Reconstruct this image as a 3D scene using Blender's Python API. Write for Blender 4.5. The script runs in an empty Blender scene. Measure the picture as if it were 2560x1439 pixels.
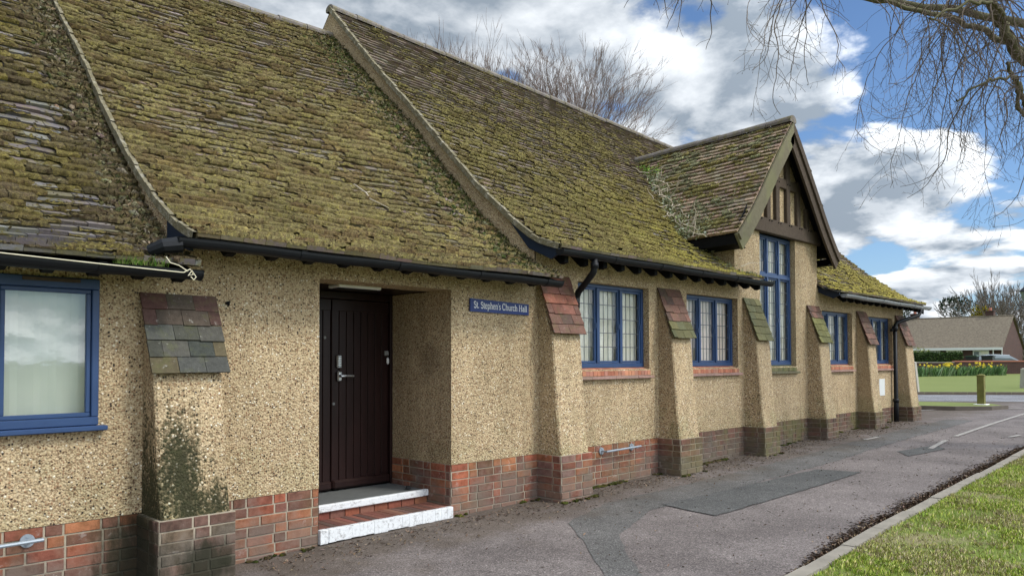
import bpy, math, random
import numpy as np
from mathutils import Vector, Matrix, noise, geometry
R = math.radians
random.seed(7); RNG = np.random.default_rng(7)
scene = bpy.context.scene
COL = scene.collection

# ------------------------------------------------------------------ camera
FPX, W0 = 1900.0, 2560.0
AY = math.atan(1875.0/FPX); PT = R(1.5); RL = 0.003
cF0 = Vector((math.cos(AY), math.sin(AY), 0)); cU0 = Vector((0, 0, 1)); cR0 = Vector((math.sin(AY), -math.cos(AY), 0))
cF = cF0*math.cos(PT)+cU0*math.sin(PT); cU = cU0*math.cos(PT)-cF0*math.sin(PT)
cR2 = cR0*math.cos(RL)-cU*math.sin(RL); cU2 = cU*math.cos(RL)+cR0*math.sin(RL)
cam = bpy.data.cameras.new('camera'); co = bpy.data.objects.new('camera', cam); COL.objects.link(co)
cam.sensor_width = 36; cam.lens = 36*FPX/W0; cam.shift_y = 131.4/W0; cam.clip_start = .05; cam.clip_end = 3000
m = Matrix.Identity(4)
for i in range(3):
    m[i][0] = cR2[i]; m[i][1] = cU2[i]; m[i][2] = -cF[i]
m[0][3] = 0; m[1][3] = 0; m[2][3] = 1.6
co.matrix_world = m
scene.camera = co

# ------------------------------------------------------------------ node helper
class NT:
    def __init__(s, tree): s.t = tree; s.n = tree.nodes; s.l = tree.links
    def add(s, typ, ins=None, **kw):
        nd = s.n.new(typ)
        for k, v in kw.items(): setattr(nd, k, v)
        for k, v in (ins or {}).items(): s.set(nd, k, v)
        return nd
    def set(s, nd, k, v):
        sock = nd.inputs[k]
        if isinstance(v, bpy.types.NodeSocket): s.l.new(v, sock)
        elif isinstance(v, bpy.types.Node): s.l.new(v.outputs[0], sock)
        else: sock.default_value = v
    def math(s, op, a, b=0.0, clamp=False):
        nd = s.add('ShaderNodeMath', {0: a, 1: b}, operation=op, use_clamp=clamp); return nd.outputs[0]
    def mix(s, f, a, b, bt='MIX'):
        nd = s.add('ShaderNodeMix', data_type='RGBA', blend_type=bt)
        s.set(nd, 0, f); s.set(nd, 6, c4(a)); s.set(nd, 7, c4(b)); return nd.outputs[2]
    def noise(s, vec, scale, detail=4, rough=.55, dist=0):
        return s.add('ShaderNodeTexNoise', {'Vector': vec, 'Scale': scale, 'Detail': detail, 'Roughness': rough, 'Distortion': dist})
    def ramp(s, f, stops, interp='LINEAR'):
        nd = s.add('ShaderNodeValToRGB', {0: f}); cr = nd.color_ramp; cr.interpolation = interp
        while len(cr.elements) < len(stops): cr.elements.new(.5)
        for e, (p, c) in zip(cr.elements, stops): e.position = p; e.color = c4(c) if not isinstance(c, (int, float)) else (c, c, c, 1)
        return nd.outputs[0]
    def smooth(s, f, a, b, lo=0.0, hi=1.0):
        nd = s.add('ShaderNodeMapRange', {0: f, 1: a, 2: b, 3: lo, 4: hi}, interpolation_type='SMOOTHSTEP'); return nd.outputs[0]
def c4(c):
    if isinstance(c, (tuple, list)) and len(c) == 3: return (c[0], c[1], c[2], 1)
    return c

# ------------------------------------------------------------------ world, sun
SUN_DIR = Vector((.30, -.70, .84)).normalized()
world = bpy.data.worlds.new('World'); scene.world = world; world.use_nodes = True
t = NT(world.node_tree); t.n.clear()
sky = t.add('ShaderNodeTexSky', sky_type='NISHITA', sun_disc=False)
sky.sun_elevation = math.asin(SUN_DIR.z); sky.sun_rotation = math.atan2(SUN_DIR.x, SUN_DIR.y)
sky.air_density = 1.0; sky.dust_density = .3; sky.ozone_density = 2.2
tc = t.add('ShaderNodeTexCoord'); sep = t.add('ShaderNodeSeparateXYZ', {0: tc.outputs['Generated']})
zc = t.math('MAXIMUM', sep.outputs[2], 0.0)
den = t.math('ADD', zc, .22)
cx_ = t.math('DIVIDE', sep.outputs[0], den); cy_ = t.math('DIVIDE', sep.outputs[1], den)
cv = t.add('ShaderNodeCombineXYZ', {0: cx_, 1: cy_, 2: 0.37}).outputs[0]
cv = t.add('ShaderNodeVectorMath', {0: cv, 1: (3.1, 1.7, 0)}, operation='ADD').outputs[0]
cv2 = t.add('ShaderNodeVectorMath', {0: cv, 1: (-.05, -.10, .03)}, operation='ADD').outputs[0]
n1 = t.noise(cv, 2.3, 10, .55, .1).outputs[0]; n2 = t.noise(cv2, 2.3, 10, .55, .1).outputs[0]
big = t.noise(cv, .8, 2, .5).outputs[0]
def lobe(d, k, amp):
    d = Vector(d).normalized()
    dt = t.add('ShaderNodeVectorMath', {0: tc.outputs['Generated'], 1: tuple(d)}, operation='DOT_PRODUCT').outputs['Value']
    return t.math('MULTIPLY', t.math('POWER', t.math('MAXIMUM', dt, 0.0), k), amp)
bias = 0.0
LOBES = [((.919, .205, .336), 120, -.19), ((.88, .26, .41), 160, -.14), ((.79, .46, .28), 400, .09), ((.92, .30, .14), 260, .12),
         ((.821, .496, .282), 2500, -.11), ((.656, .667, .353), 1800, -.10), ((.910, .328, .255), 1500, -.05), ((.885, .385, .26), 500, .07), ((.925, .33, .20), 500, .06), ((.941, .318, .117), 2000, -.18), ((.65, .70, .42), 60, .14),
         ((.72, .60, .38), 500, .06), ((.955, .25, .20), 300, .08), ((.83, .42, .37), 700, .10), ((.93, .30, .03), 900, .05),]
for d, k, a in LOBES: bias = t.math('ADD', bias, lobe(d, k, a))
dens = t.math('ADD', t.math('ADD', n1, bias), t.math('MULTIPLY', t.math('SUBTRACT', big, .5), .25))
cover = t.smooth(dens, .425, .505)
diff = t.math('SUBTRACT', n1, n2)
lit = t.math('ADD', .50, t.math('MULTIPLY', diff, 6.0), clamp=True)
thick = t.smooth(dens, .50, .74)
lit = t.math('SUBTRACT', lit, t.math('MULTIPLY', thick, .62), clamp=True)
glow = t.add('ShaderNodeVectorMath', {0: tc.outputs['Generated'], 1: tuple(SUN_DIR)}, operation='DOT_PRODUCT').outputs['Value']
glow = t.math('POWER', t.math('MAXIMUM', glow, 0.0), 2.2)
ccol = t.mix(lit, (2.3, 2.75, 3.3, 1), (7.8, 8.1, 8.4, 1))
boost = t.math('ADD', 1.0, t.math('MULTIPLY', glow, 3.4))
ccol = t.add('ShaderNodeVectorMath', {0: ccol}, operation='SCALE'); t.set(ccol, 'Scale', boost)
skyc = t.mix(1.0, sky.outputs[0], (.74, .86, 1.0, 1), 'MULTIPLY')
hz = t.smooth(sep.outputs[2], .0, .16, .55, 0.0)
skyc = t.mix(hz, skyc, (2.6, 3.9, 5.6, 1))
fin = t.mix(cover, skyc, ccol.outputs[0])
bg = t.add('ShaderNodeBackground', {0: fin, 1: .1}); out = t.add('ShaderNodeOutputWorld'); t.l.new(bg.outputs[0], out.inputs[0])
world.cycles.sampling_method = 'MANUAL'; world.cycles.sample_map_resolution = 512

sl = bpy.data.lights.new('sun', 'SUN'); so = bpy.data.objects.new('sun', sl); COL.objects.link(so)
sl.energy = 1.5; sl.angle = R(12); sl.color = (1, .95, .86)
so.rotation_euler = (-SUN_DIR).to_track_quat('-Z', 'Y').to_euler(); so.location = (0, -5, 12)
scene.view_settings.view_transform = 'Standard'; scene.view_settings.look = 'None'
scene.view_settings.gamma = 1; scene.view_settings.exposure = 0.52
scene.cycles.max_bounces = 6; scene.cycles.transparent_max_bounces = 12

# ------------------------------------------------------------------ materials
def mat(name, build):
    mt = bpy.data.materials.new(name); mt.use_nodes = True
    t = NT(mt.node_tree); t.n.clear()
    geo = t.add('ShaderNodeNewGeometry'); pos = geo.outputs['Position']
    b = t.add('ShaderNodeBsdfPrincipled'); o = t.add('ShaderNodeOutputMaterial'); t.l.new(b.outputs[0], o.inputs[0])
    b.inputs['Specular IOR Level'].default_value = .25
    r = build(t, b, pos, o)
    return mt
def bump(t, b, h, strength, dist=.01):
    bp = t.add('ShaderNodeBump', {'Height': h, 'Strength': strength, 'Distance': dist}); t.l.new(bp.outputs[0], b.inputs['Normal'])
def plain(name, col, rough=.6, metal=0, var=.25, scale=6, bmp=0.0, spec=.3):
    def f(t, b, pos, o):
        n = t.noise(pos, scale, 5, .6)
        t.set(b, 'Base Color', t.mix(n.outputs[0], tuple(c*(1-var) for c in col), tuple(min(1, c*(1+var)) for c in col)))
        t.set(b, 'Roughness', rough); t.set(b, 'Metallic', metal); b.inputs['Specular IOR Level'].default_value = spec
        if bmp: bump(t, b, t.noise(pos, scale*8, 4).outputs[0], bmp, .004)
    return mat(name, f)
def attrcol(name, rough=.85, var=.35, scale=25, bmp=.4, grime=None, spec=.2, bdist=.006):
    def f(t, b, pos, o):
        a = t.add('ShaderNodeAttribute', attribute_name='Col')
        n = t.noise(pos, scale, 6, .65).outputs[0]
        c = t.mix(1.0, a.outputs['Color'], t.ramp(n, [(.25, 1-var), (.75, 1+var*.4)]), 'MULTIPLY')
        if grime: c = grime(t, pos, c)
        t.set(b, 'Base Color', c); t.set(b, 'Roughness', rough); b.inputs['Specular IOR Level'].default_value = spec
        bump(t, b, t.noise(pos, scale*3, 5, .6).outputs[0], bmp, bdist)
    return mat(name, f)

def dash_build(stain=0, tone=1.0):
    def f(t, b, pos, o):
        wv = t.noise(pos, 40, 2).outputs['Color']
        p2 = t.add('ShaderNodeVectorMath', {0: pos, 1: t.add('ShaderNodeVectorMath', {0: wv, 1: (.012, .012, .012)}, operation='MULTIPLY').outputs[0]}, operation='ADD').outputs[0]
        v = t.add('ShaderNodeTexVoronoi', {'Vector': p2, 'Scale': 60}, feature='F1')
        v2 = t.add('ShaderNodeTexVoronoi', {'Vector': p2, 'Scale': 118}, feature='F1')
        rr = t.add('ShaderNodeSeparateColor', {0: v.outputs['Color']}).outputs[0]
        r2 = t.add('ShaderNodeSeparateColor', {0: v2.outputs['Color']}).outputs[0]
        k = tone
        col = t.ramp(rr, [(0, (.045*k, .033*k, .028*k)), (.10, (.15*k, .092*k, .058*k)), (.20, (.33*k, .20*k, .115*k)), (.37, (.47*k, .35*k, .21*k)), (.58, (.56*k, .43*k, .275*k)), (.80, (.66*k, .54*k, .365*k)), (.93, (.84*k, .78*k, .65*k))], 'CONSTANT')
        mtx = t.ramp(r2, [(0, (.30*k, .215*k, .13*k)), (.35, (.53*k, .415*k, .26*k)), (.8, (.62*k, .505*k, .34*k))], 'CONSTANT')
        edge = t.smooth(v.outputs['Distance'], .30, .52)
        col = t.mix(edge, col, mtx)
        big = t.noise(pos, 1.3, 5, .6).outputs[0]
        col = t.mix(1.0, col, t.ramp(big, [(.3, (.86, .84, .80)), (.7, (1.05, 1.03, 1.0))]), 'MULTIPLY')
        stv = t.add('ShaderNodeVectorMath', {0: pos, 1: (3.2, 3.2, .28)}, operation='MULTIPLY').outputs[0]
        col = t.mix(1.0, col, t.ramp(t.noise(stv, 1.6, 6, .65).outputs[0], [(.3, (.80, .79, .76)), (.62, (1.04, 1.03, 1.01))]), 'MULTIPLY')
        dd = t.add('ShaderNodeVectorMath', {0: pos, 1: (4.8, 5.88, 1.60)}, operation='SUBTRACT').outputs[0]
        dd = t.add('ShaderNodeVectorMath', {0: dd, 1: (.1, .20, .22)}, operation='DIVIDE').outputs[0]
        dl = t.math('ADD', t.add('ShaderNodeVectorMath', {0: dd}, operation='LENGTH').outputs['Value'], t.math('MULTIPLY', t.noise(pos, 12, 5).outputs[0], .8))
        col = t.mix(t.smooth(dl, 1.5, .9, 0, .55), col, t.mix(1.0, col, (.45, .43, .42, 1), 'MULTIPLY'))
        sp = t.add('ShaderNodeSeparateXYZ', {0: pos})
        # weathered grey/green bloom near the plinth, with its own ragged outline
        zz = sp.outputs[2]; nz = t.noise(pos, 3.2, 5, .65).outputs[0]
        low = t.math('SUBTRACT', t.math('ADD', nz, t.math('MULTIPLY', t.math('SUBTRACT', .95, zz), .45)), .50)
        lowm = t.math('MULTIPLY', t.smooth(low, .0, .22), .55 if stain else .32)
        col = t.mix(lowm, col, t.mix(1.0, col, (.66, .76, .66, 1), 'MULTIPLY'))
        if stain == 2:   # algae run on the near buttress
            def ell(c, r):
                d = t.add('ShaderNodeVectorMath', {0: pos, 1: c}, operation='SUBTRACT').outputs[0]
                d = t.add('ShaderNodeVectorMath', {0: d, 1: r}, operation='DIVIDE').outputs[0]
                return t.add('ShaderNodeVectorMath', {0: d}, operation='LENGTH').outputs['Value']
            e = t.math('MINIMUM', t.math('MINIMUM', ell((2.11, 5.26, .82), (.19, .25, .46)), ell((1.96, 5.42, .50), (.2, .3, .75))), ell((2.2, 5.26, .60), (.36, .2, .16)))
            e = t.math('ADD', e, t.math('MULTIPLY', t.math('SUBTRACT', t.noise(t.add('ShaderNodeVectorMath', {0: pos, 1: (1, 1, .28)}, operation='MULTIPLY').outputs[0], 13, 6, .7).outputs[0], .5), 1.7))
            e = t.math('ADD', e, t.math('MULTIPLY', rr, .75))
            mk = t.math('MULTIPLY', t.smooth(e, 1.75, .7), .95)
            col = t.mix(mk, col, t.mix(t.noise(pos, 16, 5).outputs[0], (.008, .010, .005, 1), (.040, .044, .015, 1)))
            g2 = t.smooth(t.math('ADD', t.math('MULTIPLY', zz, -1.1), t.noise(pos, 4, 5).outputs[0]), -.75, .2)
            col = t.mix(t.math('MULTIPLY', g2, .55), col, t.mix(1.0, col, (.55, .55, .46, 1), 'MULTIPLY'))
        if stain == 1:
            s = t.smooth(t.noise(pos, 5.5, 6, .7).outputs[0], .52, .68)
            s = t.math('MULTIPLY', s, t.smooth(zz, 1.5, .7))
            col = t.mix(t.math('MULTIPLY', s, .5), col, t.mix(1.0, col, (.62, .70, .60, 1), 'MULTIPLY'))
        t.set(b, 'Base Color', col); t.set(b, 'Roughness', .9)
        h = t.math('SUBTRACT', 1.0, v.outputs['Distance'])
        bump(t, b, h, .9, .010)
    return f
M = {}
M['dash'] = mat('pebbledash render', dash_build(0))
M['dash_b'] = mat('weathered pebbledash', dash_build(1))
M['dash_s'] = mat('algae stained pebbledash', dash_build(2))

def brick_grime(t, pos, c):
    sp = t.add('ShaderNodeSeparateXYZ', {0: pos}); zz = sp.outputs[2]
    nz = t.noise(pos, 4, 6, .7).outputs[0]
    m1 = t.smooth(t.math('ADD', nz, t.math('MULTIPLY', zz, -.60)), .16, .42)
    c = t.mix(t.math('MULTIPLY', m1, .68), c, (.16, .135, .11, 1))
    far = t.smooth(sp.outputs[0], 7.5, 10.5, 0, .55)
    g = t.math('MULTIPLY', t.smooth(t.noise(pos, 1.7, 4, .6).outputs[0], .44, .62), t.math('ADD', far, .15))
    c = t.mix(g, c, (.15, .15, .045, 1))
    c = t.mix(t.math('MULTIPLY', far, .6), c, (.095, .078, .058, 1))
    s = t.smooth(t.noise(pos, 11, 6, .7).outputs[0], .60, .70)   # lime bloom
    c = t.mix(t.math('MULTIPLY', s, .45), c, (.42, .37, .33, 1))
    # the wet black patch at the foot of the near buttress
    d = t.add('ShaderNodeVectorMath', {0: pos, 1: (1.90, 5.45, .18)}, operation='SUBTRACT').outputs[0]
    d = t.add('ShaderNodeVectorMath', {0: d, 1: (.22, .30, .50)}, operation='DIVIDE').outputs[0]
    e = t.add('ShaderNodeVectorMath', {0: d}, operation='LENGTH').outputs['Value']
    d2 = t.add('ShaderNodeVectorMath', {0: pos, 1: (2.27, 5.18, .2)}, operation='SUBTRACT').outputs[0]
    d2 = t.add('ShaderNodeVectorMath', {0: d2, 1: (.2, .15, .16)}, operation='DIVIDE').outputs[0]
    e2 = t.add('ShaderNodeVectorMath', {0: d2}, operation='LENGTH').outputs['Value']
    e = t.math('ADD', t.math('MINIMUM', e, e2), t.math('MULTIPLY', t.math('SUBTRACT', t.noise(t.add('ShaderNodeVectorMath', {0: pos, 1: (1, 1, .35)}, operation='MULTIPLY').outputs[0], 11, 7, .75).outputs[0], .5), 1.9))
    c = t.mix(t.math('MULTIPLY', t.smooth(e, 1.5, .55), .88), c, (.016, .018, .009, 1))
    return c
M['brick'] = attrcol('brick', .9, .6, 16, .5, brick_grime)
M['mortar'] = mat('mortar', lambda t, b, pos, o: (t.set(b, 'Base Color', brick_grime(t, pos, t.mix(t.noise(pos, 9, 5).outputs[0], (.30, .25, .19, 1), (.46, .40, .30, 1)))), t.set(b, 'Roughness', .95), bump(t, b, t.noise(pos, 150, 4).outputs[0], .5, .004)))
M['sillbrick'] = attrcol('sill brick', .85, .3, 30, .3)
def tile_grime(t, pos, c):
    n = t.noise(pos, 45, 6, .75).outputs[0]
    c = t.mix(t.math('MULTIPLY', t.smooth(n, .58, .72), .5), c, (.30, .30, .26, 1))
    g = t.smooth(t.noise(pos, 14, 7, .75).outputs[0], .46, .62)
    return t.mix(t.math('MULTIPLY', g, .6), c, (.155, .135, .040, 1))
M['tile'] = attrcol('mossy clay tile', .85, .35, 30, .5, tile_grime)
def lichen(t, pos, c):
    n = t.noise(pos, 26, 6, .75).outputs[0]
    c = t.mix(t.math('MULTIPLY', t.smooth(n, .60, .68), .55), c, (.42, .41, .36, 1))
    g = t.smooth(t.noise(pos, 8, 6, .7).outputs[0], .5, .66)
    return t.mix(t.math('MULTIPLY', g, .35), c, (.11, .115, .04, 1))
M['captile'] = attrcol('lichened cap tile', .8, .4, 30, .4, lichen)
M['moss'] = attrcol('moss', .95, .75, 130, 1.0, lambda t, pos, c: t.mix(1.0, c, t.ramp(t.noise(pos, 62, 5, .75).outputs[0], [(.34, (.52, .48, .5)), (.5, (1.12, 1.12, 1.1)), (.66, (1.85, 1.85, 1.5))]), 'MULTIPLY'), .05, .012)
M['weed'] = attrcol('weed', .8, .3, 40, .1, None, .1)
M['twig'] = plain('dry twig', (.50, .43, .33), .8, 0, .3, 20)
M['ridge'] = mat('ridge tile', lambda t, b, pos, o: (t.set(b, 'Base Color', tile_grime(t, pos, t.mix(t.noise(pos, 6, 5).outputs[0], (.12, .10, .09, 1), (.26, .23, .21, 1)))), t.set(b, 'Roughness', .85), bump(t, b, t.noise(pos, 60, 5).outputs[0], .6, .01)))
M['verge'] = mat('verge mortar', lambda t, b, pos, o: (t.set(b, 'Base Color', t.mix(t.smooth(t.noise(pos, 14, 6, .7).outputs[0], .45, .72), (.17, .145, .085, 1), (.36, .33, .26, 1))), t.set(b, 'Roughness', .9), bump(t, b, t.noise(pos, 50, 5).outputs[0], .9, .02)))
M['black'] = plain('black gutter paint', (.009, .010, .012), .5, 0, .4, 9, .15, .22)
M['greygutter'] = plain('weathered grey gutter', (.22, .23, .24), .4, 0, .3, 9, .1, .5)
M['rafter'] = plain('dark stained rafter', (.006, .006, .007), .7, 0, .4, 12, 0, .12)
M['bluedark'] = plain('dark blue eaves board', (.006, .014, .032), .6, 0, .3, 6)
def blue(t, b, pos, o):
    n = t.noise(pos, 7, 5, .6).outputs[0]
    t.set(b, 'Base Color', t.mix(n, (.016, .043, .118, 1), (.027, .066, .165, 1))); t.set(b, 'Roughness', .42)
    b.inputs['Specular IOR Level'].default_value = .45
    bump(t, b, t.noise(pos, 60, 4).outputs[0], .12, .003)
M['blue'] = mat('blue window paint', blue)
def wood(name, c1, c2, rough=.75, along=(1, 1, 12), green=0, sc=3):
    def f(t, b, pos, o):
        p = t.add('ShaderNodeVectorMath', {0: pos, 1: along}, operation='MULTIPLY').outputs[0]
        n = t.noise(p, sc, 6, .65).outputs[0]
        c = t.mix(n, c1, c2)
        if green: c = t.mix(t.math('MULTIPLY', t.smooth(t.noise(pos, 2.3, 5).outputs[0], .42, .62), green), c, (.20, .195, .095, 1))
        t.set(b, 'Base Color', c); t.set(b, 'Roughness', rough)
        bump(t, b, n, .35, .006)
    return mat(name, f)
M['door'] = wood('dark brown door stain', (.007, .004, .004), (.034, .014, .012), .36, (5, 5, .6))
M['timber'] = wood('weathered oak timber', (.040, .028, .020), (.12, .088, .062), .85, (3, 3, 3), 0, 8)
M['barge'] = wood('green tinged bargeboard', (.11, .095, .06), (.22, .195, .125), .85, (2, 2, 2), .6, 9)
M['white'] = plain('white paint', (.78, .78, .77), .6, 0, .06, 5, .2)
def wstep(t, b, pos, o):
    n = t.smooth(t.noise(pos, 19, 8, .8).outputs[0], .50, .64)
    t.set(b, 'Base Color', t.mix(t.math('MULTIPLY', n, .65), (.70, .71, .71, 1), (.20, .18, .165, 1))); t.set(b, 'Roughness', .7)
    bump(t, b, t.noise(pos, 50, 5).outputs[0], .6, .006)
M['wstep'] = mat('chipped white step paint', wstep)
M['slab'] = plain('grey landing slab', (.13, .135, .13), .7, 0, .25, 8, .3)
M['steel'] = plain('satin steel', (.55, .56, .57), .3, .9, .1, 20)
M['galv'] = plain('grey painted rail', (.30, .34, .38), .45, .3, .2, 20)
M['red'] = plain('red tape', (.5, .04, .04), .6)
M['signblue'] = plain('enamel blue', (.018, .040, .17), .4, 0, .12, 3)
M['lead'] = plain('lead came', (.12, .13, .14), .5, .5, .2, 30)
M['curtain'] = plain('pale curtain', (.92, .85, .74), .9, 0, .10, 3)
M['curtain_pink'] = plain('pinkish curtain', (.90, .74, .66), .9, 0, .12, 3)
def blindf(t, b, pos, o):
    n = t.noise(pos, 2.2, 5, .6).outputs[0]
    t.set(b, 'Base Color', t.mix(n, (.68, .73, .64, 1), (.86, .89, .80, 1))); t.set(b, 'Roughness', .8)
M['blind'] = mat('pale green blind', blindf)
def glassf(refl, tint=(.93, .96, .95, 1), bm=.12):
    def f(t, b, pos, o):
        t.n.remove(b)
        tr = t.add('ShaderNodeBsdfTransparent', {0: tint}); gl = t.add('ShaderNodeBsdfGlossy', {0: (1, 1, 1, 1), 'Roughness': .03})
        fr = t.add('ShaderNodeFresnel', {0: 1.5}); k = t.math('ADD', t.math('MULTIPLY', fr.outputs[0], .65), refl, clamp=True)
        bp = t.add('ShaderNodeBump', {'Height': t.noise(pos, 5, 3).outputs[0], 'Strength': bm, 'Distance': .02})
        t.l.new(bp.outputs[0], gl.inputs['Normal'])
        mx = t.add('ShaderNodeMixShader', {0: k, 1: tr, 2: gl}); t.l.new(mx.outputs[0], o.inputs[0])
    return f
M['glass'] = mat('window glass', glassf(.025))
M['dark'] = plain('dark interior', (.02, .02, .02), .9)
def asphalt(c1, c2, grime=True):
    def f(t, b, pos, o):
        n = t.noise(pos, 1.1, 6, .62).outputs[0]; sp = t.noise(pos, 190, 3, .7).outputs[0]
        n3 = t.noise(pos, 6, 6, .7).outputs[0]
        v = t.add('ShaderNodeTexVoronoi', {'Vector': pos, 'Scale': 110}); vv = t.add('ShaderNodeSeparateColor', {0: v.outputs['Color']}).outputs[0]
        c = t.mix(t.smooth(n, .32, .68), c1, c2)
        c = t.mix(1.0, c, t.ramp(vv, [(0, .55), (.3, .82), (.6, 1.0), (.86, 1.22), (.97, 1.75)], 'CONSTANT'), 'MULTIPLY')
        c = t.mix(1.0, c, t.ramp(n3, [(.3, .86), (.7, 1.1)]), 'MULTIPLY')
        if grime:   # brown dirt gathered along the foot of the wall
            yy = t.add('ShaderNodeSeparateXYZ', {0: pos}).outputs[1]
            g = t.smooth(t.math('ADD', yy, t.math('MULTIPLY', t.math('SUBTRACT', t.noise(pos, 1.6, 6, .65).outputs[0], .5), 2.6)), 4.35, 5.3)
            c = t.mix(t.math('MULTIPLY', g, .62), c, t.mix(n3, (.050, .036, .024, 1), (.115, .085, .055, 1)))
        t.set(b, 'Base Color', c); t.set(b, 'Roughness', .85); bump(t, b, t.math('ADD', sp, v.outputs['Distance']), .55, .006)
    return f
M['asphalt'] = mat('pinkish grey asphalt', asphalt((.150, .128, .120, 1), (.225, .194, .182, 1)))
M['patch'] = mat('dark asphalt patch', asphalt((.088, .088, .085, 1), (.120, .119, .114, 1), False))
M['lane'] = mat('grey asphalt', asphalt((.112, .108, .102, 1), (.158, .150, .143, 1)))
M['road'] = mat('pale road asphalt', asphalt((.20, .20, .21, 1), (.27, .27, .285, 1), False))
def markf(t, b, pos, o):
    n = t.noise(pos, 30, 6, .7).outputs[0]
    t.set(b, 'Base Color', t.mix(t.smooth(n, .44, .60), (.38, .36, .325, 1), (.19, .17, .16, 1))); t.set(b, 'Roughness', .8)
M['mark'] = mat('worn road paint', markf)
M['yellow'] = plain('yellow road paint', (.5, .4, .12), .8, 0, .3, 9)
M['kerb'] = plain('concrete kerb', (.25, .225, .185), .9, 0, .42, 5, .6)
def grassf(t, b, pos, o):
    n = t.noise(pos, .9, 6, .65).outputs[0]; n2 = t.noise(pos, 9, 6, .7).outputs[0]
    c = t.mix(n2, (.085, .125, .018, 1), (.19, .235, .045, 1))
    c = t.mix(t.math('MULTIPLY', t.smooth(n, .48, .60), .8), c, (.26, .21, .125, 1))
    t.set(b, 'Base Color', c); t.set(b, 'Roughness', .95); bump(t, b, t.noise(pos, 60, 5).outputs[0], .8, .02)
M['grass'] = mat('short turf', grassf)
def lawnf(t, b, pos, o):
    n = t.noise(pos, .35, 6, .6).outputs[0]; n2 = t.noise(pos, 5, 6, .75).outputs[0]
    c = t.mix(n, (.105, .150, .028, 1), (.175, .205, .052, 1)); c = t.mix(t.math('MULTIPLY', n2, .55), c, (.21, .225, .085, 1))
    t.set(b, 'Base Color', c); t.set(b, 'Roughness', .95)
M['lawn'] = mat('mown lawn', lawnf)
M['blade'] = attrcol('grass blade', .7, .2, 8, .05, None, .2)
M['litter'] = attrcol('dead leaf litter', .9, .3, 30, .3, None, .1)
M['bark'] = plain('grey bark', (.085, .068, .052), .9, 0, .4, 14, .4)
M['barkgreen'] = plain('greenish plane bark', (.115, .105, .055), .9, 0, .45, 7, .5)
M['barkfar'] = plain('pale bark', (.17, .145, .12), .9, 0, .3, 4)
M['twigred'] = plain('reddish brown twig', (.17, .115, .09), .9, 0, .3, 4)
M['leafdark'] = attrcol('dark leaf', .8, .3, 10, .1, None, .15)
M['fbrick'] = None
def fbrick(t, b, pos, o):
    sp = t.add('ShaderNodeSeparateXYZ', {0: pos})
    u = t.math('ADD', t.math('MULTIPLY', sp.outputs[0], .45), t.math('MULTIPLY', sp.outputs[1], -.9))
    v = t.add('ShaderNodeCombineXYZ', {0: u, 1: sp.outputs[2], 2: 0})
    br = t.add('ShaderNodeTexBrick', {'Vector': v, 'Color1': (.105, .048, .036, 1), 'Color2': (.065, .036, .030, 1), 'Mortar': (.12, .095, .08, 1), 'Scale': 1.0, 'Brick Width': .23, 'Row Height': .078, 'Mortar Size': .008})
    t.set(b, 'Base Color', t.mix(t.noise(pos, 2, 5).outputs[0], br.outputs[0], (.07, .04, .035, 1))); t.set(b, 'Roughness', .9)
M['fbrick'] = mat('distant red brick', fbrick)
def froof(t, b, pos, o):
    n = t.noise(pos, 6.5, 7, .8).outputs[0]
    c = t.mix(t.smooth(n, .36, .64), (.125, .10, .075, 1), (.225, .19, .135, 1))
    sz = t.add('ShaderNodeSeparateXYZ', {0: pos}).outputs[2]
    w = t.math('FRACT', t.math('MULTIPLY', sz, 9.0))
    c = t.mix(t.math('MULTIPLY', t.smooth(w, .75, 1.0), .35), c, (.08, .065, .055, 1))
    t.set(b, 'Base Color', c); t.set(b, 'Roughness', .9)
M['froof'] = mat('weathered brown roof tiles', froof)
M['fglass'] = plain('dim window glass', (.16, .19, .20), .15, 0, .2, 2, 0, .6)
M['carpaint'] = plain('silver car paint', (.45, .50, .53), .3, .5, .05, 2)
M['rubber'] = plain('black rubber', (.02, .02, .02), .8)
M['binblack'] = plain('dark bin plastic', (.03, .035, .035), .5)
M['bingreen'] = plain('green bin lid', (.05, .085, .055), .5)
M['coping'] = plain('orange coping tiles', (.42, .17, .115), .85, 0, .15, 3)
M['copingg'] = plain('grey coping', (.28, .25, .21), .85, 0, .2, 3)
M['daff'] = plain('daffodil petals', (.95, .75, .05), .6, 0, .1, 9)
M['postwood'] = plain('algae covered timber', (.16, .15, .045), .9, 0, .45, 8, .5)
M['stone'] = plain('pale weathered stone', (.36, .34, .29), .9, 0, .3, 8, .5)
M['string'] = plain('cream cord', (.72, .66, .48), .8)
M['plate'] = plain('pale grey plate', (.62, .63, .61), .6, 0, .08, 5)
M['grey'] = plain('grey plastic', (.22, .22, .21), .5)

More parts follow.
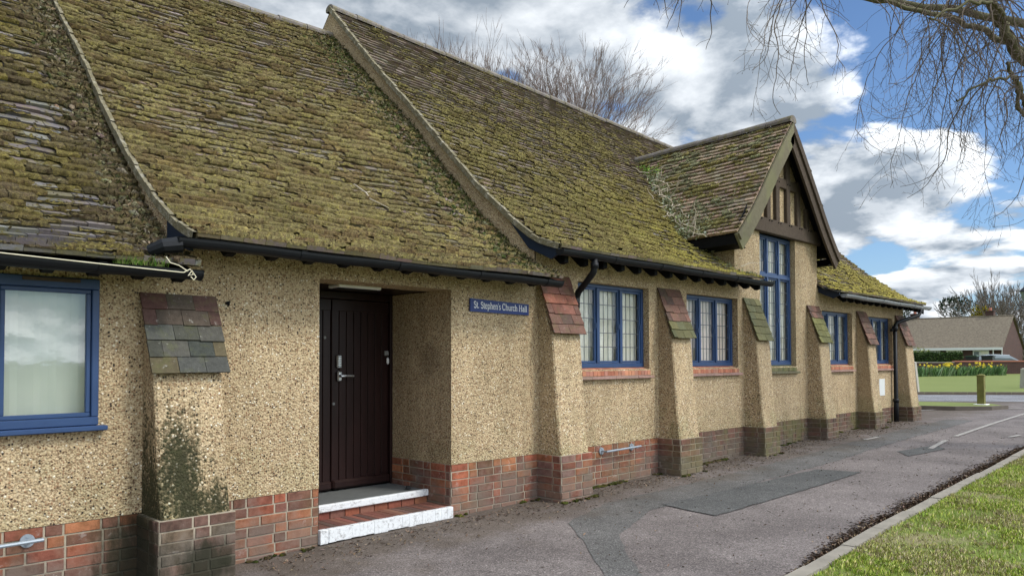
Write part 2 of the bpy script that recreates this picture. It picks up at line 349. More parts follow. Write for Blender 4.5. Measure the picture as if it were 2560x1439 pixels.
# ------------------------------------------------------------------ mesh builder
ORG = {}
class MB:
    def __init__(s): s.v = []; s.f = []; s.c = []; s.m = []
    def face(s, pts, c=None, mi=0):
        i = len(s.v); s.v.extend([tuple(p) for p in pts]); s.f.append(tuple(range(i, i+len(pts)))); s.c.append(c or (1, 1, 1)); s.m.append(mi)
    def mesh(s, vs, fs, c=None, mi=0):
        i = len(s.v); s.v.extend([tuple(p) for p in vs])
        for f in fs: s.f.append(tuple(i+k for k in f)); s.c.append(c or (1, 1, 1)); s.m.append(mi)
    def box(s, x0, x1, y0, y1, z0, z1, c=None, mi=0, bev=0):
        if bev <= 0:
            vs = [(x0, y0, z0), (x1, y0, z0), (x1, y1, z0), (x0, y1, z0), (x0, y0, z1), (x1, y0, z1), (x1, y1, z1), (x0, y1, z1)]
            s.mesh(vs, [(0, 3, 2, 1), (4, 5, 6, 7), (0, 1, 5, 4), (1, 2, 6, 5), (2, 3, 7, 6), (3, 0, 4, 7)], c, mi); return
        b = min(bev, (x1-x0)*.45, (y1-y0)*.45, (z1-z0)*.45)
        vs = []; idx = {}
        for i, (X, dx) in enumerate(((x0, b), (x1, -b))):
            for j, (Y, dy) in enumerate(((y0, b), (y1, -b))):
                for k, (Z, dz) in enumerate(((z0, b), (z1, -b))):
                    for ax in range(3):
                        idx[(i, j, k, ax)] = len(vs)
                        vs.append((X+(0 if ax == 0 else dx), Y+(0 if ax == 1 else dy), Z+(0 if ax == 2 else dz)))
        fs = []
        for ax in range(3):
            for e in (0, 1):
                q = []
                for (p, r) in ((0, 0), (1, 0), (1, 1), (0, 1)):
                    key = [0, 0, 0]; key[ax] = e; o = [a for a in range(3) if a != ax]; key[o[0]] = p; key[o[1]] = r
                    q.append(idx[(key[0], key[1], key[2], ax)])
                fs.append(tuple(q))
        for ax in range(3):      # edges parallel to ax
            o = [a for a in range(3) if a != ax]
            for p in (0, 1):
                for r in (0, 1):
                    k0 = [0, 0, 0]; k0[o[0]] = p; k0[o[1]] = r; k1 = list(k0); k1[ax] = 1
                    fs.append((idx[tuple(k0)+(o[0],)], idx[tuple(k1)+(o[0],)], idx[tuple(k1)+(o[1],)], idx[tuple(k0)+(o[1],)]))
        for i in (0, 1):
            for j in (0, 1):
                for k in (0, 1): fs.append((idx[(i, j, k, 0)], idx[(i, j, k, 1)], idx[(i, j, k, 2)]))
        s.mesh(vs, fs, c, mi)
    def prism(s, poly, a, b, axis='x', c=None, mi=0):
        """poly: 2D points in the plane normal to axis, extruded a..b"""
        def P(q, w):
            return {'x': (w, q[0], q[1]), 'y': (q[0], w, q[1]), 'z': (q[0], q[1], w)}[axis]
        n = len(poly); vs = [P(q, a) for q in poly]+[P(q, b) for q in poly]
        fs = [tuple(range(n)), tuple(range(2*n-1, n-1, -1))]+[(i, (i+1) % n, n+(i+1) % n, n+i) for i in range(n)]
        s.mesh(vs, fs, c, mi)
    def tube(s, pts, r, n=6, c=None, mi=0, cap=True):
        pts = [Vector(p) for p in pts]; rs = r if isinstance(r, (list, tuple)) else [r]*len(pts)
        base = len(s.v); prev = None
        for i, p in enumerate(pts):
            d = (pts[min(i+1, len(pts)-1)]-pts[max(i-1, 0)])
            if d.length < 1e-9: d = Vector((0, 0, 1))
            d.normalize()
            if prev is None: a = d.orthogonal().normalized()
            else:
                a = prev-d*prev.dot(d)
                a = a.normalized() if a.length > 1e-6 else d.orthogonal().normalized()
            prev = a; b = d.cross(a)
            for k in range(n):
                th = 2*math.pi*k/n; q = p+(a*math.cos(th)+b*math.sin(th))*rs[i]; s.v.append((q.x, q.y, q.z))
        for i in range(len(pts)-1):
            for k in range(n):
                s.f.append((base+i*n+k, base+i*n+(k+1) % n, base+(i+1)*n+(k+1) % n, base+(i+1)*n+k)); s.c.append(c or (1, 1, 1)); s.m.append(mi)
        if cap:
            s.f.append(tuple(base+k for k in range(n-1, -1, -1))); s.c.append(c or (1, 1, 1)); s.m.append(mi)
            e = base+(len(pts)-1)*n; s.f.append(tuple(e+k for k in range(n))); s.c.append(c or (1, 1, 1)); s.m.append(mi)
    def build(s, name, mats, parent=None, smooth=False, loc=None):
        if not isinstance(mats, (list, tuple)): mats = [mats]
        org = Vector(ORG.get(parent, (0, 0, 0))) if parent else Vector(loc or (0, 0, 0))
        va = np.array(s.v, dtype=float).reshape(-1, 3)-np.array(org)
        me = bpy.data.meshes.new(name); me.from_pydata(va.tolist(), [], s.f)
        for mm in mats: me.materials.append(mm)
        me.polygons.foreach_set('material_index', s.m)
        at = me.attributes.new('Col', 'FLOAT_COLOR', 'FACE')
        ca = np.ones((len(s.f), 4), dtype=np.float32); ca[:, :3] = np.array(s.c, dtype=np.float32)
        at.data.foreach_set('color', ca.ravel())
        if smooth: me.polygons.foreach_set('use_smooth', [True]*len(me.polygons))
        me.update()
        o = bpy.data.objects.new(name, me); COL.objects.link(o)
        if parent: o.parent = parent; ORG[o] = tuple(org)
        else: o.location = org; ORG[o] = tuple(org)
        return o
def tag(o, label=None, cat=None, group=None, kind=None):
    if label: o['label'] = label
    if cat: o['category'] = cat
    if group: o['group'] = group
    if kind: o['kind'] = kind
    return o
def empty(name, loc, parent=None, **kw):
    o = bpy.data.objects.new(name, None); COL.objects.link(o); o.empty_display_size = .2
    if parent: o.parent = parent; o.location = Vector(loc)-Vector(ORG[parent])
    else: o.location = loc
    ORG[o] = tuple(loc); tag(o, **kw); return o
def jit(c, a=.1):
    k = 1+random.uniform(-a, a); return tuple(max(0, x*k*(1+random.uniform(-a*.3, a*.3))) for x in c)
def lerp(a, b, t): return a+(b-a)*t

# ------------------------------------------------------------------ ground heights
GX = [-60, 0, 2.6, 3.4, 5, 6, 8.3, 10.6, 12.8, 15, 17.2, 22, 27, 33, 42, 52, 70, 130, 900]
GZ = [.05, .05, .063, .085, .105, .115, .14, .18, .25, .28, .30, .35, .37, .40, .62, .80, .95, 1.0, 1.0]
def g(x): return float(np.interp(x, GX, GZ))
def sheet(poly, dz, step=.5, zf=None, rag=0):
    """triangulated sheet over a 2D outline following the ground"""
    zf = zf or (lambda x, y: g(x)); P = []
    for i, p in enumerate(poly):
        q = poly[(i+1) % len(poly)]; L = math.hypot(q[0]-p[0], q[1]-p[1]); n = max(1, int(L/step))
        for k in range(n): P.append((lerp(p[0], q[0], k/n)+(random.uniform(-rag, rag) if k else 0), lerp(p[1], q[1], k/n)+(random.uniform(-rag, rag) if k else 0)))
    nb = len(P); xs = [p[0] for p in P]; ys = [p[1] for p in P]
    pts = [Vector(p) for p in P]; x = min(xs)
    sx = max(step, (max(xs)-min(xs))/60); sy = max(step, (max(ys)-min(ys))/40)
    while x < max(xs):
        y = min(ys)+.01
        while y < max(ys): pts.append(Vector((x+.013, y))); y += sy
        x += sx
    r = geometry.delaunay_2d_cdt(pts, [], [list(range(nb))], 1, 1e-5)
    mb = MB(); vs = [(v.x, v.y, zf(v.x, v.y)+dz) for v in r[0]]
    fs = []
    for f in r[2]:
        a, b, c = [Vector(vs[k]) for k in f[:3]]
        fs.append(tuple(f) if (b-a).cross(c-a).z > 0 else tuple(reversed(f)))
    mb.mesh(vs, fs); return mb

D = 5.56
KERB = [(-6, 2.12), (0, 2.2), (3, 2.24), (5.2, 2.30), (6.7, 2.38), (8.45, 2.43), (10.4, 2.46), (12.9, 2.46), (16, 2.3), (19, 1.7), (21, .6), (22.3, -1.5), (23, -5), (23.2, -14)]
# base terrain
mb = MB(); xs = [-60, -30, -10]+list(np.arange(-5, 30, 1.0))+[30, 33, 36, 42, 48, 52, 60, 70, 90, 130, 200, 400, 900]; ys = [-400, -100, -40, -15, -5, 0, 5, 10, 15, 25, 40, 80, 200, 600]
vs = [(x, y, g(x)-.05) for x in xs for y in ys]; ny = len(ys)
mb.mesh(vs, [(i*ny+j, (i+1)*ny+j, (i+1)*ny+j+1, i*ny+j+1) for i in range(len(xs)-1) for j in range(ny-1)])
tag(mb.build('ground', M['lawn'], smooth=True), kind='structure')
# far kerb line of the road
FK = [(33.6, -14), (31.6, -1.5), (30.6, 5.3), (28.6, 8.3), (25.5, 12.5), (20, 20), (14, 30)]
poly = [(-6, 8.5)]+KERB+FK
tag(sheet(poly, 0.0, .8).build('path', M['asphalt'], smooth=True), kind='structure')
RN = [(31.4, -14), (28.0, -1.5), (26.5, 4.0), (24.6, 7.1), (22.3, 10.6), (19, 16), (14, 24)]
tag(sheet(RN+list(reversed(FK)), .006, .8).build('road', M['road'], smooth=True), kind='structure')
tag(sheet([(4.05, 3.1), (4.36, 3.02), (4.75, 3.45), (5.3, 3.95), (6.3, 4.33), (8.4, 4.30), (11.5, 4.25), (15, 4.28), (18.2, 4.35), (18.2, 4.85), (14, 4.82), (10.5, 4.84), (8, 4.86), (6.3, 4.88), (5.35, 4.56), (4.85, 3.95)], .004, .15, None, .02).build('asphalt_lane', M['lane']), kind='structure')
tag(sheet([(6.62, 4.40), (6.5, 3.71), (9.98, 3.64), (9.86, 4.16)], .009, .12, None, .012).build('asphalt_patch', M['patch']), kind='structure')
tag(sheet([(11.7, 3.62), (12.75, 3.42), (13.1, 3.66), (12.1, 3.9)], .007, .12, None, .015).build('small_asphalt_patch', M['patch']), kind='structure')
def markline(pts, w, name='painted_line', mt='mark'):
    mb = MB()
    for i in range(len(pts)-1):
        a, b = Vector(pts[i]), Vector(pts[i+1]); n = max(2, int((b-a).length/.35)); d = (b-a).normalized(); p = Vector((-d.y, d.x))*w/2
        for k in range(n):
            q0 = a.lerp(b, k/n); q1 = a.lerp(b, (k+1)/n)
            mb.face([(q0-p).to_tuple()+(g(q0.x)+.011,), (q1-p).to_tuple()+(g(q1.x)+.011,), (q1+p).to_tuple()+(g(q1.x)+.011,), (q0+p).to_tuple()+(g(q0.x)+.011,)])
    return tag(mb.build(name, M[mt]), kind='structure')
markline([(12.65, 3.60), (13.9, 3.72)], .075)
markline([(14.6, 3.76), (17.5, 3.86), (20.8, 3.92), (24.5, 3.7)], .075)
markline([(13.2, 4.75), (13.7, 4.72)], .07); markline([(15.0, 3.05), (15.5, 3.0)], .07); markline([(16.8, 3.0), (17.3, 2.95)], .08)
markline([(19.6, 6.6), (22.2, 5.0), (23.4, 3.5)], .12, 'painted_line', 'mark'); markline([(22.7, 4.3), (24.6, 2.3)], .12, 'yellow_line', 'yellow')
markline([(27.6, 4.6), (28.8, 3.2)], .14)
# kerb in the foreground, stone by stone inside one sheet
mb = MB(); acc = 0
def offs(pts, w):
    out = []
    for i, p in enumerate(pts):
        a = Vector(pts[max(i-1, 0)]); b = Vector(pts[min(i+1, len(pts)-1)]); d = (b-a).normalized(); out.append((p[0]+d.y*w, p[1]-d.x*w))
    return out
dense = []
for i in range(len(KERB)-1):
    a, b = Vector(KERB[i]), Vector(KERB[i+1]); n = max(1, round((b-a).length/.9))
    for k in range(n): dense.append(a.lerp(b, k/n).to_tuple())
dense.append(KERB[-1]); inner = offs(dense, .12)
for i in range(len(dense)-1):
    a, b, c, d = dense[i], dense[i+1], inner[i+1], inner[i]
    sh = .008*(random.random()-.5); e = .010
    dx, dy = (b[0]-a[0])*e, (b[1]-a[1])*e
    a = (a[0]+dx, a[1]+dy); d = (d[0]+dx, d[1]+dy)
    def z(p, h): return (p[0], p[1]+sh, g(p[0])+h)
    t_ = .065+sh
    bv = .012
    a2 = (lerp(a[0], d[0], .1), lerp(a[1], d[1], .1)); b2 = (lerp(b[0], c[0], .1), lerp(b[1], c[1], .1))
    mb.face([z(a, -.1), z(b, -.1), z(b, t_-bv), z(a, t_-bv)]); mb.face([z(a, t_-bv), z(b, t_-bv), z(b2, t_), z(a2, t_)])
    mb.face([z(a2, t_), z(b2, t_), z(c, t_), z(d, t_)]); mb.face([z(c, -.1), z(d, -.1), z(d, t_), z(c, t_)])
    mb.face([z(b, -.1), z(c, -.1), z(c, t_), z(b2, t_), z(b, t_-bv)]); mb.face([z(d, -.1), z(a, -.1), z(a, t_-bv), z(a2, t_), z(d, t_)])
tag(mb.build('kerb', M['kerb']), kind='structure')
# turf behind it
def turf_z(x, y): return g(x)+.045+.02*noise.noise(Vector((x*1.3, y*1.3, 0)))
tag(sheet([(-6, 2.0)]+[(p[0], p[1]+.004) for p in inner]+[(23, -30), (-6, -30)], 0, .8, turf_z).build('turf', M['grass'], smooth=True), kind='structure')
# lawn across the road with its kerb edge
tag(sheet([(p[0]+.1, p[1]+.05) for p in FK]+[(30, 60), (110, 60), (110, -20)], .03, 2.5).build('lawn', M['lawn'], smooth=True), kind='structure')
mb = MB()
for i in range(len(FK)-1):
    a, b = FK[i], FK[i+1]
    n = 8
    for k in range(n):
        p = (lerp(a[0], b[0], k/n), lerp(a[1], b[1], k/n)); q = (lerp(a[0], b[0], (k+.985)/n), lerp(a[1], b[1], (k+.985)/n))
        mb.mesh([(p[0], p[1], g(p[0])), (q[0], q[1], g(q[0])), (q[0], q[1], g(q[0])+.10), (p[0], p[1], g(p[0])+.10), (p[0]+.14, p[1]+.05, g(p[0])+.10), (q[0]+.14, q[1]+.05, g(q[0])+.10)], [(0, 1, 2, 3), (3, 2, 5, 4)])
tag(mb.build('far_kerb', plain('brown far kerb', (.15, .12, .09), .9, 0, .3, 3)), kind='structure')
# grassed traffic island
IS = [(20.9, 7.6), (20.7, 6.4), (21.0, 5.4), (21.6, 4.75), (22.3, 4.55), (22.9, 4.9), (23.2, 5.6), (22.8, 7.2), (21.6, 9.2), (19.5, 12.5), (18.8, 12.2)]
def inset(poly, k):
    cx = sum(p[0] for p in poly)/len(poly); cy = sum(p[1] for p in poly)/len(poly)
    out = []
    for p in poly:
        d = Vector((p[0]-cx, p[1]-cy)); L = d.length; out.append((cx+d.x*(L-k)/L, cy+d.y*(L-k)/L))
    return out
mb = MB(); II = inset(IS, .14)
for i in range(len(IS)):
    j = (i+1) % len(IS); z0 = g(21)
    mb.face([(*IS[i], z0-.05), (*IS[j], z0-.05), (*IS[j], z0+.10), (*IS[i], z0+.10)]); mb.face([(*IS[i], z0+.10), (*IS[j], z0+.10), (*II[j], z0+.10), (*II[i], z0+.10)])
M['kerbdark'] = plain('dirty kerb', (.12, .10, .08), .9, 0, .35, 5)
tag(mb.build('island_kerb', M['kerbdark']), kind='structure')
tag(sheet(II, .10, .6, lambda x, y: g(21)).build('island_grass', M['lawn']), kind='structure')

# ------------------------------------------------------------------ the hall
H = empty('church_hall', (0, D, 0), label='long low pebbledashed hall with mossy tiled roofs, blue leaded windows and buttresses', cat='building')
WX0, WX1 = -1.2, 17.78
# wall with openings: (x0,x1,z0,z1)
OPEN = {'w0': (1.07, 1.68, 1.20, 2.13), 'door': (3.36, 4.80, -.3, 2.285), 'w1': (6.71, 8.125, 1.49, 2.51), 'w2': (9.02, 10.43, 1.49, 2.51), 'w3': (11.15, 12.42, 1.49, 3.60), 'w4': (13.48, 14.88, 1.49, 2.48), 'w5': (15.73, 17.10, 1.49, 2.46)}
def zbot(x): return .553 if x < 3.36 else .602
def wtop(x):
    if x < 2.18: return 2.33
    if x < 6.0: return 2.56
    if 10.35 <= x < 13.30: return 3.62
    return 2.87
def walltop_dash():
    mb = MB(); cut = set([WX0, WX1, 2.18, 3.36, 4.80, 6.0, 10.35, 13.30]); zc = set([.553, .602, 2.33, 2.56, 2.87, 3.62])
    for o in OPEN.values(): cut |= {o[0], o[1]}; zc |= {o[2], o[3]}
    cut = sorted(cut); zc = sorted(z for z in zc if z > .5)
    ch = .014
    for i in range(len(cut)-1):
        x0, x1 = cut[i], cut[i+1]; xm = (x0+x1)/2
        for k in range(len(zc)-1):
            z0, z1 = zc[k], zc[k+1]; zm = (z0+z1)/2
            if zm < zbot(xm) or zm > wtop(xm): continue
            if any(o[0] < xm < o[1] and o[2] < zm < o[3] for o in OPEN.values()): continue
            # stay clear of reveals by the arris chamfer
            a, b = x0, x1; c, d = z0, z1
            mb.face([(a, D, c), (b, D, c), (b, D, d), (a, D, d)])
    # reveals
    for nm, (x0, x1, z0, z1) in OPEN.items():
        if nm == 'w0': dp = .12; zb = z0
        elif nm == 'door': dp = .98; zb = .602
        else: dp = .12; zb = z0
        Y1 = D+dp
        mb.face([(x1, D, zb), (x1, Y1, zb), (x1, Y1, z1), (x1, D, z1)])
        zl = .553 if nm == 'door' else zb
        mb.face([(x0, Y1, zl), (x0, D, zl), (x0, D, z1), (x0, Y1, z1)])
        if nm == 'door': mb.face([(x0, D, z1), (x1, D, z1), (x1, D+.33, z1), (x0, D+.33, z1)])
        elif nm != 'w3': mb.face([(x0, D, z1), (x1, D, z1), (x1, Y1, z1), (x0, Y1, z1)])
    # underside drip of render
    mb.face([(WX0, D, .553), (WX0, D+.04, .553), (3.36, D+.04, .553), (3.36, D, .553)])
    mb.face([(4.80, D, .602), (4.80, D+.04, .602), (WX1, D+.04, .602), (WX1, D, .602)])
    # gable end and cheeks
    mb.face([(4.80, D+.02, .602), (4.80, D, .602), (4.80, D, .553), (4.80, D+.02, .553)])
    return mb
wall = walltop_dash()

class Prof:
    def __init__(s, pts):
        s.p = []
        # smooth subdivide
        P = [Vector(p) for p in pts]
        for i in range(len(P)-1):
            p0 = P[max(i-1, 0)]; p1 = P[i]; p2 = P[i+1]; p3 = P[min(i+2, len(P)-1)]
            for k in range(4):
                t = k/4; s.p.append(.5*((2*p1)+(-p0+p2)*t+(2*p0-5*p1+4*p2-p3)*t*t+(-p0+3*p1-3*p2+p3)*t**3))
        s.p.append(P[-1]); s.L = [0]
        for a, b in zip(s.p, s.p[1:]): s.L.append(s.L[-1]+(b-a).length)
        s.len = s.L[-1]; s.ys = [p.x for p in s.p]; s.zs = [p.y for p in s.p]
    def at(s, d):
        return float(np.interp(d, s.L, s.ys)), float(np.interp(d, s.L, s.zs))
    def z(s, y): return float(np.interp(y, s.ys, s.zs))
    def tan(s, d):
        a = s.at(max(0, d-.05)); b = s.at(min(s.len, d+.05)); v = Vector((b[0]-a[0], b[1]-a[1])); v.normalize(); return v
RY = 9.62
P_HALL = Prof([(5.18, 2.77), (5.48, 2.87), (5.77, 3.06), (6.08, 3.31), (6.48, 3.65), (6.9, 4.06), (7.48, 4.63), (8.25, 5.36), (8.68, 5.78), (RY, 6.74)])
P_MID = Prof([(5.17, 2.44), (5.5, 2.57), (5.9, 2.81), (6.24, 3.06), (6.6, 3.35), (7.1, 3.80), (7.67, 4.36), (8.3, 4.92), (8.8, 5.4), (RY, 6.24)])
P_LEFT = Prof([(5.17, 2.24), (5.5, 2.37), (5.9, 2.62), (6.24, 2.90), (6.6, 3.22), (7.1, 3.70), (7.67, 4.28), (8.3, 4.85), (8.8, 5.33), (RY, 6.17)])
def sag(x, y):
    return .018*noise.noise(Vector((x*.5, y*.5, 3.3)))+.008*noise.noise(Vector((x*2.1, y*1.4, 9)))
def hallz(x, y): return P_HALL.z(y)-.032*max(0, x-6)*max(0, (y-5.4)/(RY-5.4))**1.5
MOY = [5.7, 6.49, 7.2, 8.0, 8.75, 9.62]; MOZ = [0, .08, .17, .21, .19, .10]
def midoff(u, y): return float(np.interp(y, MOY, MOZ))*max(0, min(1, (u-2.6)/3.3))**1.3
def main_P(prof, drop=False):
    def f(u, s):
        y, z = prof.at(s); z += sag(u, y)
        if drop: z -= .032*max(0, u-6)*max(0, (y-5.4)/(RY-5.4))**1.5
        if prof is P_MID: z += midoff(u, y)
        tv = prof.tan(s); return Vector((u, y, z)), Vector((0, -tv.y, tv.x))
    return f
ICO = None
def ico():
    ph = (1+5**.5)/2; v = np.array([(-1, ph, 0), (1, ph, 0), (-1, -ph, 0), (1, -ph, 0), (0, -1, ph), (0, 1, ph), (0, -1, -ph), (0, 1, -ph), (ph, 0, -1), (ph, 0, 1), (-ph, 0, -1), (-ph, 0, 1)], dtype=float)
    v /= np.linalg.norm(v[0])
    f = [(0, 11, 5), (0, 5, 1), (0, 1, 7), (0, 7, 10), (0, 10, 11), (1, 5, 9), (5, 11, 4), (11, 10, 2), (10, 7, 6), (7, 1, 8), (3, 9, 4), (3, 4, 2), (3, 2, 6), (3, 6, 8), (3, 8, 9), (4, 9, 5), (2, 4, 11), (6, 2, 10), (8, 6, 7), (9, 8, 1)]
    return v, f
IV, IF = ico()
OV = np.array([(1, 0, 0), (-1, 0, 0), (0, 1, 0), (0, -1, 0), (0, 0, 1), (0, 0, -1)], dtype=float)
OF = [(0, 2, 4), (2, 1, 4), (1, 3, 4), (3, 0, 4), (2, 0, 5), (1, 2, 5), (3, 1, 5), (0, 3, 5)]
def flecks(mb, items):
    for (c, n, r, fl, col) in items:
        n = Vector(n); a = n.orthogonal().normalized(); b = n.cross(a); th = random.random()*6.28
        a, b = a*math.cos(th)+b*math.sin(th), b*math.cos(th)-a*math.sin(th)
        V = OV*RNG.uniform(.5, 1.4, 6)[:, None]*np.array([r*random.uniform(.8, 1.9), r, r*fl])
        V = V@np.array([a, b, n])+np.array(c); i = len(mb.v); mb.v.extend(map(tuple, V))
        for f in OF: mb.f.append((i+f[0], i+f[1], i+f[2])); mb.m.append(0); mb.c.append(col)
def clumps(mb, items):
    """items: (centre, normal, radius, flat, colour) -> spiky low tufts"""
    for (c, n, r, fl, col) in items:
        n = Vector(n); a = n.orthogonal().normalized(); b = n.cross(a); th = random.random()*6.28
        a, b = a*math.cos(th)+b*math.sin(th), b*math.cos(th)-a*math.sin(th)
        sc = RNG.uniform(.55, 1.35, 12)
        ex = random.uniform(.8, 1.7)
        V = (IV*sc[:, None])*np.array([r*ex, r/ex**.5, r*fl])
        Mx = np.array([a, b, n]); V = V@Mx+np.array(c)
        i = len(mb.v); mb.v.extend(map(tuple, V))
        for f in IF: mb.f.append((i+f[0], i+f[1], i+f[2])); mb.m.append(0)
        cc = [jit(col, .22) for _ in range(4)]
        mb.c.extend([cc[k % 4] for k in range(20)])
TILE_C = [tuple(q*.88 for q in c) for c in [(.17, .125, .10), (.20, .15, .12), (.14, .108, .09), (.22, .17, .14), (.18, .145, .125), (.15, .12, .10), (.235, .19, .165)]]
def tiled(P, u0, u1, s0, s1, gauge, keep, moss, name, parent, tw=.168, cols=TILE_C, mosscol=None, label=None, eavelip=True, mossr=1.0, backing=True):
    mb = MB(); mm = MB(); items = []
    rows = int((s1-s0)/gauge); nu = int(round((u1-u0)/tw))
    MC = [(1.12, 1.12, .95), (.92, .90, .9), (1.0, 1.0, 1.0), (1.25, 1.22, 1.1), (.72, .66, .7), (.95, .88, .95)]; MC = [MC[0]]*2+[MC[1]]*3+[MC[2]]*4+MC[3:]
    def carpet(a, b, s, l, d, mc):
        nx, nv = 8, 5; d = d+random.gauss(0, .17); tk = random.choice(((1.08, 1.07, 1.0), (1, 1, 1), (1, 1, 1), (.92, .89, .92), (.84, .80, .84))); mc = tuple(x*y for x, y in zip(mc, tk)); base = len(mm.v); ok = False; vs = []
        for iv in range(nv+1):
            v = (-.13, -.06, .14, .38, .66, .90)[iv]
            for iu in range(nx+1):
                u = lerp(a, b, iu/nx)+random.uniform(-.006, .006)*(0 < iu < nx); ss = s+gauge*v+random.uniform(-.008, .008)
                p, n = P(u, ss); q = noise.noise(Vector((u*16, ss*16, s1)))+.6*noise.noise(Vector((u*37, ss*37, 5)))
                h = (d-.50)*.050+q*.017+random.uniform(-.007, .007)
                if h > 0: ok = True
                lf = lerp(l, .012, max(0, v))
                h = min(h, .026)
                if iv == 0: hh = lf*.80+min(h, .0)*.5
                else: hh = lf+h
                vs.append(p+n*hh)
        if not ok: return
        mm.v.extend([tuple(q) for q in vs])
        for iv in range(nv):
            for iu in range(nx):
                k = base+iv*(nx+1)+iu; mm.f.append((k, k+1, k+nx+2, k+nx+1)); t3 = random.choice(MC); w = 1+random.uniform(-.10, .10)
                mm.c.append(tuple(x*y*w for x, y in zip(mc, t3))); mm.m.append(0)
    for j in range(rows+1):
        s = s0+j*gauge
        if s > s1-.02: break
        se = min(s+gauge+.025, s1); off = (j % 2)*.5
        rj = random.uniform(-.003, .003)
        for i in range(-1, nu+1):
            a = u0+(i+off)*tw+.0015; b = a+tw-.003
            a = max(a, u0); b = min(b, u1)
            if b-a < .02: continue
            um = (a+b)/2
            if not keep(um, s+gauge*.5): continue
            l = .040+random.uniform(-.006, .008)+(.02 if random.random() < .012 else 0); sk = random.uniform(-.005, .005); ds = rj+random.uniform(-.005, .005)
            (pa, na), (pb, nb) = P(a, s+ds), P(b, s+ds+random.uniform(-.003, .003)); (qa, ma), (qb, mb_) = P(a, se), P(b, se)
            v = [pa+na*.004, pb+nb*.004, pb+nb*(l+sk), pa+na*(l-sk), qb+mb_*.008, qa+ma*.008]
            d = moss(um, s)
            c = random.choice(cols); c = jit(c, .22)
            if d > .5 and random.random() < d*.6: c = tuple(lerp(x, y, .5) for x, y in zip(c, (.13, .115, .035)))
            k = len(mb.v); mb.v.extend([tuple(q) for q in v])
            for f in ((0, 1, 2, 3), (3, 2, 4, 5), (0, 3, 5), (1, 4, 2)): mb.f.append(tuple(k+q for q in f)); mb.c.append(c); mb.m.append(0)
            # moss tufts along the lower edge and on the face
            mc0 = mosscol(um, s) if mosscol else (.20, .165, .05)
            if d > .12: carpet(a, b, s, l, d, mc0)
            nn = int(d*7*mossr+random.random())
            for _ in range(nn):
                uu = random.uniform(a, b); fs = abs(random.gauss(0, .34)); ss = s+gauge*min(fs, .95)-.004
                p, n = P(uu, ss); lift = lerp(l, .012, min(1, fs))
                mc = mosscol(uu, ss) if mosscol else (.20, .165, .05)
                kk = random.choice((.55, .9, 1.1, 1.7)); items.append((p+n*(lift+random.uniform(-.004, .010)), n, random.uniform(.004, .010), random.uniform(.5, 1.2), tuple(x*kk*y for x, y in zip(mc, (1, 1, 1.0 if kk < 1.5 else 1.4)))))
    flecks(mm, items)
    if backing:
        nb_ = max(2, int((u1-u0)/.25)); ns = max(2, int((s1-s0)/.25))
        for i in range(nb_):
            for j in range(ns):
                ua, ub = lerp(u0, u1, i/nb_), lerp(u0, u1, (i+1)/nb_); sa, sb = lerp(s0, s1, j/ns)+.004, lerp(s0, s1, (j+1)/ns)
                if not keep((ua+ub)/2, (sa+sb)/2): continue
                q = []
                for (u, s) in ((ua, sa), (ub, sa), (ub, sb), (ua, sb)):
                    p, n = P(u, s); q.append(p-n*.004)
                mb.face(q, (.03, .025, .02))
    o = mb.build(name, M['tile'], parent)
    if label: o['label'] = label
    if items: tag(mm.build('moss', M['moss'], o, True), kind='stuff')
    return o

fb = lambda x, y, z=0: noise.fractal(Vector((x, y, z)), .6, 2.0, 4)
def moss_hall(u, s):
    t = s/P_HALL.len; n = fb(u*.55, s*.75, 4)
    d = .80-.62*t+.42*n
    if u > 13: d = .66-.5*t+.45*n
    if t < .05: d += .25
    return max(0.04, min(1, d))
def mosscol_hall(u, s):
    t = s/P_HALL.len; k = fb(u*1.5, s*1.5, 8)
    br = .80+.30*(1-t)+.25*k; b = max(0, min(1, (u-7.5)/2))*max(0, 1-t*2.2)
    return tuple(lerp(x, y, b) for x, y in zip((.20*br, .172*br, .075*br), (.335*br, .295*br, .085*br)))
def moss_mid(u, s):
    t = s/P_MID.len; n = fb(u*.7, s*.7, 11)
    d = .84-.26*t+.36*n
    if u > 5.0: d -= .2*(u-5.0)
    return max(.10, min(1, d))
def mosscol_mid(u, s):
    t = s/P_MID.len; k = fb(u*1.7, s*1.7, 2); br = .78+.32*(1-t)+.30*k
    c = (.228*br, .193*br, .090*br)
    if fb(u*3, s*3, 20) > .22: c = (.185*br, .142*br, .07*br)
    return c
def moss_left(u, s): return max(.08, min(1, .60+.6*fb(u*1.2, s*1.2, 31)+(.2 if u > 1.75 else 0)))
def mosscol_left(u, s):
    br = .85+.3*fb(u*2, s*2, 5); return (.165*br, .135*br, .075*br) if u > 1.75 or fb(u*3, s*3, 22) > .1 else (.205*br, .17*br, .07*br)

DRX, DRZ, DRY = 11.84, 5.43, 5.31      # dormer ridge
DL, DR = 9.93, 13.72                   # dormer eaves x
